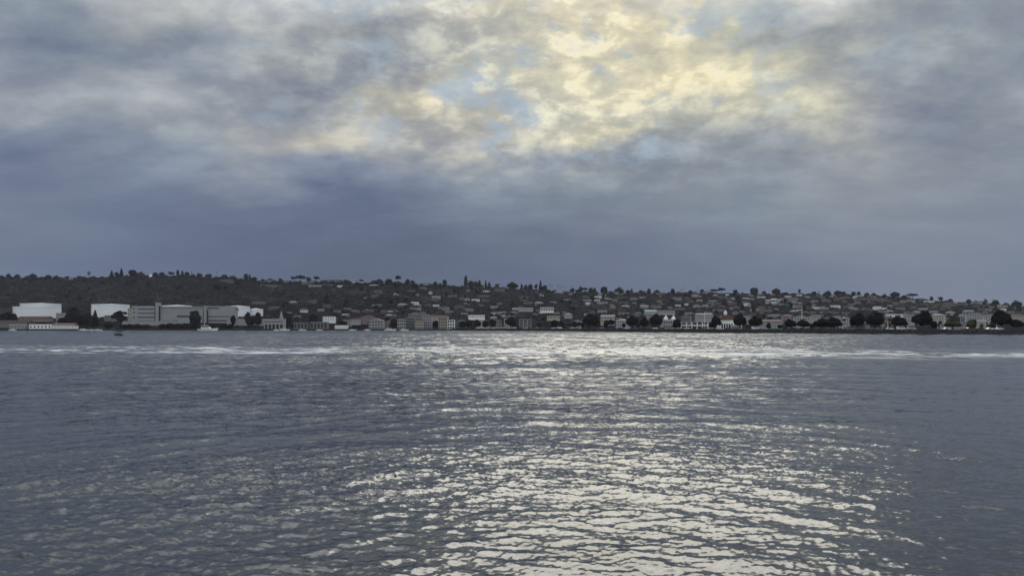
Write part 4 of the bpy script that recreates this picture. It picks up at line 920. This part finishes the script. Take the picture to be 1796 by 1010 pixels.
# left shore trees
for px, top, wp, kd, lb, Y in ((129,540,36,'round','very big dark tree mass between paired tanks and lone tank',1075),(112,556,22,'round','dark tree on left flank of the very big dark mass',1078),(146,552,18,'round','rounded dark tree on right flank of big dark mass',1080),
   (12,547,22,'round','dark round tree left of the paired tanks at frame edge',1110),(25,550,16,'round','greenish tree touching the paired tanks at far left',1112),(154,549,13,'oval','dark bushy tree left of the pointed one before lone tank',1090),(167,544,17,'cone','pointed dark conifer in front of the lone white tank left edge',1095),
   (209,544,24,'gappy','bent open-crowned tree in front of the lone white tank',1060),(342,545,25,'round','round black tree in front of the long grey hall',1100),(434,547,12,'oval','small upright tree right of the tall single palm',1120),(409,553,12,'round','dark tree at right end of the grey office block',1110),
   (441,556,16,'round','bushy tree below smallest white tank',1090),(452,548,18,'round','dark tree right of the smallest white tank',1120),(549,550,18,'round','dark blue-black tree above the quay shed pair',1120),(190,566,18,'round','brownish bush on shore below lone white tank',1040),
   (505,556,14,'round','dark tree right of the slim spire',1110),(600,562,14,'round','dark tree above low white boat shed',1075),(690,560,14,'round','dark tree left of the balconied waterfront flats',1060),(764,562,12,'round','dark gap tree between middle and right waterfront flats',1060),(812,563,16,'round','dark tree right of the waterfront flats',1050),(822,560,14,'dome','spreading dark tree left of low dark trees over vans',1055)):
    shore_tree(px, top, wp, 572, kd, lb, 'big' if wp > 15 else 'mid', 'foliage_dark', Y)
for i, (px, top, wp) in enumerate(((212,569,18),(226,567.5,20),(241,567,18),(256,568,16),(286,567,18),(298,565.5,16),(312,567,20),(328,567,20),(340,567,16),(366,567,12),(376,569,12),(393,568,16),(404,567,14))):
    Y = 1035 + (i % 3) * 3; z = float(terr(wx(px, Y), Y)); e = tree('hedge_bush', 'round', 'mid', (wx(px, Y), Y, z - 3.5), wp / F * Y * 1.1, (wz(top, Y) - z + 3.5), 'foliage_dark', group='hedge bushes on the left shore', cat='bush')
    reg(e, px, 'on the bank below', 'dark low bush', 'bush')
for i in range(48):
    px = rng.uniform(450, 1790); Y = 1050 + rng.uniform(0, 60); z = float(terr(wx(px, Y), Y)); e = tree('garden_tree', rng.choice(['round', 'dome', 'oval', 'gappy']), 'small', (wx(px, Y), Y, z - .3), rng.uniform(6, 12), rng.uniform(6, 13), rng.choice(['foliage_dark', 'foliage_mid', 'foliage_olive']) if 930 < px < 1000 else 'foliage_dark', group='garden trees at the foot of the hill')
    reg(e, px, 'low beside', 'dark garden tree', 'garden tree')
Y = 1105; e = palm((wx(416, Y), Y, float(terr(wx(416, Y), Y))), wz(540, Y) - float(terr(wx(416, Y), Y)), 3.2, group='palms near the shore'); e['label'] = 'tall single palm in front of the bright white storage tank'
for px, top, lb in ((927,553,'palm right above the white corner building'),(941,556,'palm in pale gardens right of the white corner building'),(1350,560,'lone palm rising before the long motel'),(1480,558,'palm between broad tree and joined dark trees'),(1270,541,'palm whose crown sits behind the red pavilion lantern'),(1560,558,'palm left of the spreading dark tree')):
    Y = 1045 if px < 950 else isl(px, 95) if px < 1200 or px > 1300 else 1100
    z = float(terr(wx(px, Y), Y)) if Y > 1000 else IZ; e = palm((wx(px, Y), Y, z), wz(top, Y) - z, 2.6, group='palms near the shore'); e['label'] = lb

# ------------------------------------------------------------------ cars
def car_meshes(van):
    L_, H_, W_ = (5.0, 2.1, 1.9) if van else (4.5, 1.45, 1.8)
    if van: out = [(-2.5, .35), (2.5, .35), (2.5, 1.0), (1.9, 1.2), (1.4, 2.1), (-2.45, 2.1)]; gl = [(-1.9, 1.25), (1.75, 1.25), (1.4, 1.85), (-1.9, 1.85)]
    else: out = [(-2.25, .35), (2.25, .35), (2.25, .75), (1.35, .92), (.65, 1.42), (-1.1, 1.45), (-1.8, 1.0), (-2.2, .92)]; gl = [(-1.5, .98), (1.15, .98), (.6, 1.34), (-1.05, 1.36)]
    b_ = MB().prism(out, -W_/2, W_/2).mesh('body'); g = MB().prism(gl, -W_/2 - .02, W_/2 + .02).mesh('window'); wh = MB(); 
    cyl = []; n = 12
    wh.add([(.34*math.cos(6.283*k/n), -.1, .34*math.sin(6.283*k/n)) for k in range(n)] + [(.34*math.cos(6.283*k/n), .1, .34*math.sin(6.283*k/n)) for k in range(n)],
           [tuple(range(n-1,-1,-1)), tuple(range(n, 2*n))] + [(k, (k+1)%n, n+(k+1)%n, n+k) for k in range(n)])
    return b_, g, wh.mesh('wheel'), W_
CM = {v: car_meshes(v) for v in (False, True)}
for v in CM.values():
    v[0].materials.append(M['car_white']); v[1].materials.append(M['window_glass']); v[2].materials.append(M['rubber'])
CN = {'car_white': 'white', 'car_silver': 'silver', 'car_black': 'black', 'car_red': 'red', 'car_blue': 'blue', 'car_grey': 'grey'}
def car(px, Y, z, colr, van=False, kind='parked car'):
    b_, g, wh, W_ = CM[van]; e = empty('parked_van' if van else 'parked_car', (wx(px, Y), Y, z), rng.choice([0, math.pi]) + rng.uniform(-.12, .12) - 0.25 * (900 < px < 1300))
    e['category'] = 'van' if van else 'car'; e['group'] = 'cars parked along the shore road'
    link('body', b_, M[colr], e); link('window', g, M['window_glass'], e)
    for x in (-1.45, 1.45):
        for y in (-W_/2 + .12, W_/2 - .12): link('wheel', wh, M['rubber'], e, loc=(x, y, .34))
    reg(e, px, 'on shore road below', CN[colr] + (' van' if van else ' car'), 'vehicle')
px = 838.0
while px < 1790:
    vx = 5.2 / isl_Y(px) * F
    if px < 905 or rng.random() < 0.74:
        colr = rng.choice(['car_white'] * 4 + ['car_silver'] * 3 + ['car_black', 'car_black', 'car_black', 'car_black', 'car_red', 'car_blue', 'car_grey', 'car_grey'])
        if px < 905: colr = rng.choice(['car_white', 'car_white', 'car_silver'])
        car(px, isl_Y(px) + 10.5 + rng.uniform(0, 2.5), IZ + .03, colr, rng.random() < (0.6 if px < 905 else 0.15))
    px += vx * rng.uniform(1.0, 1.35)

# ------------------------------------------------------------------ poles, piles, buoy
def post(px, top, Y, label, wid=0.22, mat='white_paint', arm=False, name='lamp_post', cat='lamp post', z=IZ, grp='pale posts on the island shore'):
    h = wz(top, Y) - z; e = empty(name, (wx(px, Y), Y, z)); tag(e, label, cat, grp)
    MB().tube((0, 0, -.3), (0, 0, h), wid, wid * .6, 8).build('pole', M[mat], e)
    if arm: MB().box(-.1, 1.2, -.08, .08, h - .12, h).build('arm', M[mat], e); MB().box(.8, 1.6, -.2, .2, h - .3, h - .125).build('lamp_head', M[mat], e)
    else: MB().lathe([(.12, h), (.3, h + .12), (.3, h + .4), (.05, h + .55)], 8).build('lamp_head', M[mat], e)
    return e
e = empty('flagpole', (wx(1406.5, isl(1406, 40)), isl(1406, 40), IZ)); tag(e, 'tallest pale flagpole on island with yard and ball top', 'flagpole')
H = wz(536, isl(1406, 40)) - IZ
MB().tube((0, 0, -.3), (0, 0, H), .26, .12, 8).build('pole', M['white_paint'], e); MB().box(-2.2, 2.2, -.07, .07, H*.55, H*.55 + .15).build('yard', M['white_paint'], e)
MB().lathe([(.05, H), (.25, H + .2), (.05, H + .45)], 8).build('ball_finial', M['white_paint'], e)
for px, top, arm, lb in ((1535,567,False,'pale lamp post below the right half of the joined trees'),(1557,569,False,'pale lamp post between joined trees and spreading tree'),(1611,568,False,'white post under the widest dark tree'),
    (1236,547,True,'tall lamp post with arm rising above the white colonnade'),(1466,570,False,'short pale post below the twiggy broad tree'),(1671,570,False,'short white post in front of purplish dark tree'),(1383,568,False,'pale lamp post left of flagpole below low broad tree'),(1100,569,False,'pale post before the leftmost of three black trees'),
    (1301,563,True,'lamp post with arm right of the red pavilion'),(1748,566,False,'pale lamp post left of ragged tree near right edge')):
    post(px, top, isl(px, 17.5), lb, arm=arm)
# mooring piles
Y = 925.0; e = empty('mooring_dolphin', (wx(49, Y), Y, 0)); tag(e, 'dark cluster of three leaning mooring piles off the left shore', 'mooring piles')
for a in (-.6, 1.6, 3.9): MB().tube((1.9*math.cos(a), 1.9*math.sin(a), -2), (.35*math.cos(a), .35*math.sin(a), 9.4), .38, .34, 8).build('pile', M['timber'], e)
MB().lathe([(.75, 8.0), (.75, 9.0)], 10).build('binding', M['timber'], e)
# buoy
Y = 372.0; e = empty('navigation_buoy', (wx(208, Y), Y, 0)); tag(e, 'dark green navigation buoy with lattice tower floating off the left shore', 'buoy')
MB().lathe([(1.5, -.6), (1.85, -.2), (1.85, .85), (1.6, 1.15)], 20).build('float', M['buoy_green'], e)
cs = [(-.75, -.75), (.75, -.75), (.75, .75), (-.75, .75)]
for x, y in cs: MB().tube((x, y, 1.1), (x * .55, y * .55, 4.6), .13, .10, 5).build('leg', M['buoy_green'], e)
for z, s_ in ((2.3, .62), (3.5, .47)):
    for k in range(4):
        a, b2 = cs[k], cs[(k + 1) % 4]; MB().tube((a[0]*s_/.75*.9, a[1]*s_/.75*.9, z), (b2[0]*s_/.75*.9, b2[1]*s_/.75*.9, z), .05, .05, 5).build('brace', M['buoy_green'], e)
MB().box(-.55, .55, -.08, .08, 3.3, 4.5).build('daymark', M['buoy_green'], e)
MB().lathe([(.5, 4.6), (.5, 4.7), (.16, 4.72), (.18, 5.1), (.05, 5.25)], 10).build('lantern', M['buoy_green'], e)

# ------------------------------------------------------------------ boats
def hull(mb, L_, B_, H_, n=9):
    vs = []; 
    for k in range(n):
        t = k / (n - 1); x = -L_/2 + L_ * t; w_ = B_/2 * (1 - max(0, (t - .45) / .55) ** 2.2) + .02; sh = H_ * (1 + .45 * t * t)
        vs += [(x + (.08*L_ if k == n-1 else 0), -w_, sh), (x, -w_ * .7, -.3), (x, w_ * .7, -.3), (x + (.08*L_ if k == n-1 else 0), w_, sh)]
    fs = []
    for k in range(n - 1):
        a = 4 * k; b_ = a + 4
        for i in range(4): fs.append((a + i, b_ + i, b_ + (i+1) % 4, a + (i+1) % 4))
    fs += [(0, 1, 2, 3), (4*n-1, 4*n-2, 4*n-3, 4*n-4)]
    mb.add(vs, fs); return mb
def motor_boat(px, Y, L_, label, rz, big=False, z=0.0):
    e = empty('motor_yacht' if big else 'motor_boat', (wx(px, Y), Y, z), rz); tag(e, label, 'boat', 'boats on the water by the shore')
    s = L_ / 10.0; hull(MB(), L_, L_ * .3, .95 * s).build('hull', M['white_paint'], e)
    c_ = MB().prism([(-3.2*s, .95*s), (1.9*s, 1.05*s), (.9*s, 2.1*s), (-3.0*s, 2.1*s)], -1.1*s, 1.1*s).build('cabin', M['white_paint'], e)
    MB().prism([(-2.7*s, 1.5*s), (1.35*s, 1.5*s), (.95*s, 1.9*s), (-2.7*s, 1.9*s)], -1.13*s, 1.13*s).build('window', M['window_glass'], c_)
    if big:
        MB().prism([(-3.2*s, 2.7*s), (.3*s, 2.7*s), (.1*s, 2.85*s), (-3.2*s, 2.85*s)], -1.15*s, 1.15*s).build('hardtop', M['white_paint'], e)
        MB().prism([(-2.6*s, 2.105*s), (0, 2.105*s), (-.4*s, 2.695*s), (-2.4*s, 2.695*s)], -.9*s, .9*s).build('flybridge', M['grey'], e)
        MB().tube((-1.6*s, 0, 2.85*s), (-1.7*s, 0, 4.3*s), .1*s, .05*s, 6).build('mast', M['white_paint'], e)
    return e
motor_boat(364, 978, 23, 'large white motor yacht with flybridge moored below the long hall', 0.12, True)
motor_boat(22, 985, 9, 'small white boat at left edge beside the low shore', 0)
for px, L_, lb in ((146,11,'pale low boat below the very big dark tree'),(160,8,'small bright white boat left of the buoy on shore'),(172,9,'grey-white small boat just left of the buoy'),(498,13,'white cabin boat moored right of the quay building'),(485,8,'small white boat under the quay building openings'),
   (530,9,'white boat moored before the grey quay shed'),(618,9,'white boat right of the low boat shed'),(644,8,'small white boat left of the gabled waterfront block'),(684,14,'long white boat moored right of the gabled block'),(709,10,'white boat low on water under left waterfront flats'),(560,8,'small white boat in front of tan shed')):
    motor_boat(px, 996, L_, lb, rng.uniform(-.3, .3))
# sailing boats in the basin behind the island: their masts stand over the roofs
for px, top, lb in ((1386,552,'thin mast of sailboat just left of the flagpole'),(1391,556,'shorter mast close right of the mast left of flagpole'),(1478,553,'sailboat mast left of the joined dark trees'),(1556,557,'sailboat mast between joined trees and spreading tree'),(1691,546,'tall paired mast, left one, above the purplish tree'),(1695.5,548,'tall paired mast, right one, beside olive tree'),
    (1655,556,'sailboat mast right of the widest dark tree'),(1724,555,'sailboat mast behind the arched gateway'),(1647,559,'short sailboat mast near small tree right of widest tree'),(1548,560,'short sailboat mast right of joined trees'),(1366,556,'sailboat mast above the motel right end'),(1683,556,'short sailboat mast left of the tall pair'),(1212,556,'sailboat mast above the colonnade left half'),(1342,557,'sailboat mast above motel left end')):
    Y = isl(px, 150) ; e = empty('sailboat', (wx(px, Y), Y, 0), rng.uniform(0, 6.28)); tag(e, lb, 'sailboat', 'sailboats moored behind the island')
    hull(MB(), 11, 3.2, 1.0).build('hull', M['white_paint'], e); H = wz(top, Y); MB().tube((.8, 0, .8), (.8, 0, H), .13, .09, 6).build('mast', M['white_paint'], e)
    MB().tube((.8, 0, 2.2), (-3.8, 0, 2.3), .09, .07, 6).build('boom', M['steel'], e)
# two gulls
def bird(px, py, Y, rz, bank, label):
    e = empty('gull', (wx(px, Y), Y, wz(py, Y)), rz); e.rotation_euler = (bank, 0, rz); tag(e, label, 'bird', 'birds in the sky')
    MB().lathe([(.01, -.28), (.06, -.18), (.085, 0), (.06, .15), (.03, .24), (.008, .32)], 10).build('body', M['feather'], e, rot=(0, R(90), 0))
    for s_ in (-1, 1):
        MB().add([(.10, 0, .03), (.14, .30*s_, .14), (.02, .68*s_, .08), (-.08, .62*s_, .07), (-.04, .28*s_, .12), (-.10, 0, .02), (.02, .30*s_, .155)], [(0, 1, 6), (1, 2, 6), (2, 3, 6), (3, 4, 6), (4, 5, 6), (5, 0, 6), (0, 5, 4, 3, 2, 1)]).build('wing', M['feather'], e)
bird(390, 333, 330, 1.2, .3, 'tiny dark bird flying in the left part of the sky')
bird(1185, 382, 330, -1.0, -.4, 'tiny dark bird flying right of centre low in the sky')
finish_labels()

# ------------------------------------------------------------------ air
hz = MB().box(-2600, 2600, -60, 2700, -1.8, 160).mesh('haze'); m = bpy.data.materials.new('thin_air'); m.use_nodes = True; m.node_tree.nodes.clear()
b = NB(m.node_tree); pv = b.n('ShaderNodeVolumePrincipled'); pv.inputs['Color'].default_value = (0.86, 0.91, 1.0, 1); pv.inputs['Density'].default_value = 0.000032; pv.inputs['Anisotropy'].default_value = 0.2
out = b.n('ShaderNodeOutputMaterial'); m.node_tree.links.new(pv.outputs[0], out.inputs['Volume'])
tag(link('haze', hz, m), 'thin blue evening haze over the bay', 'haze', kind='stuff')
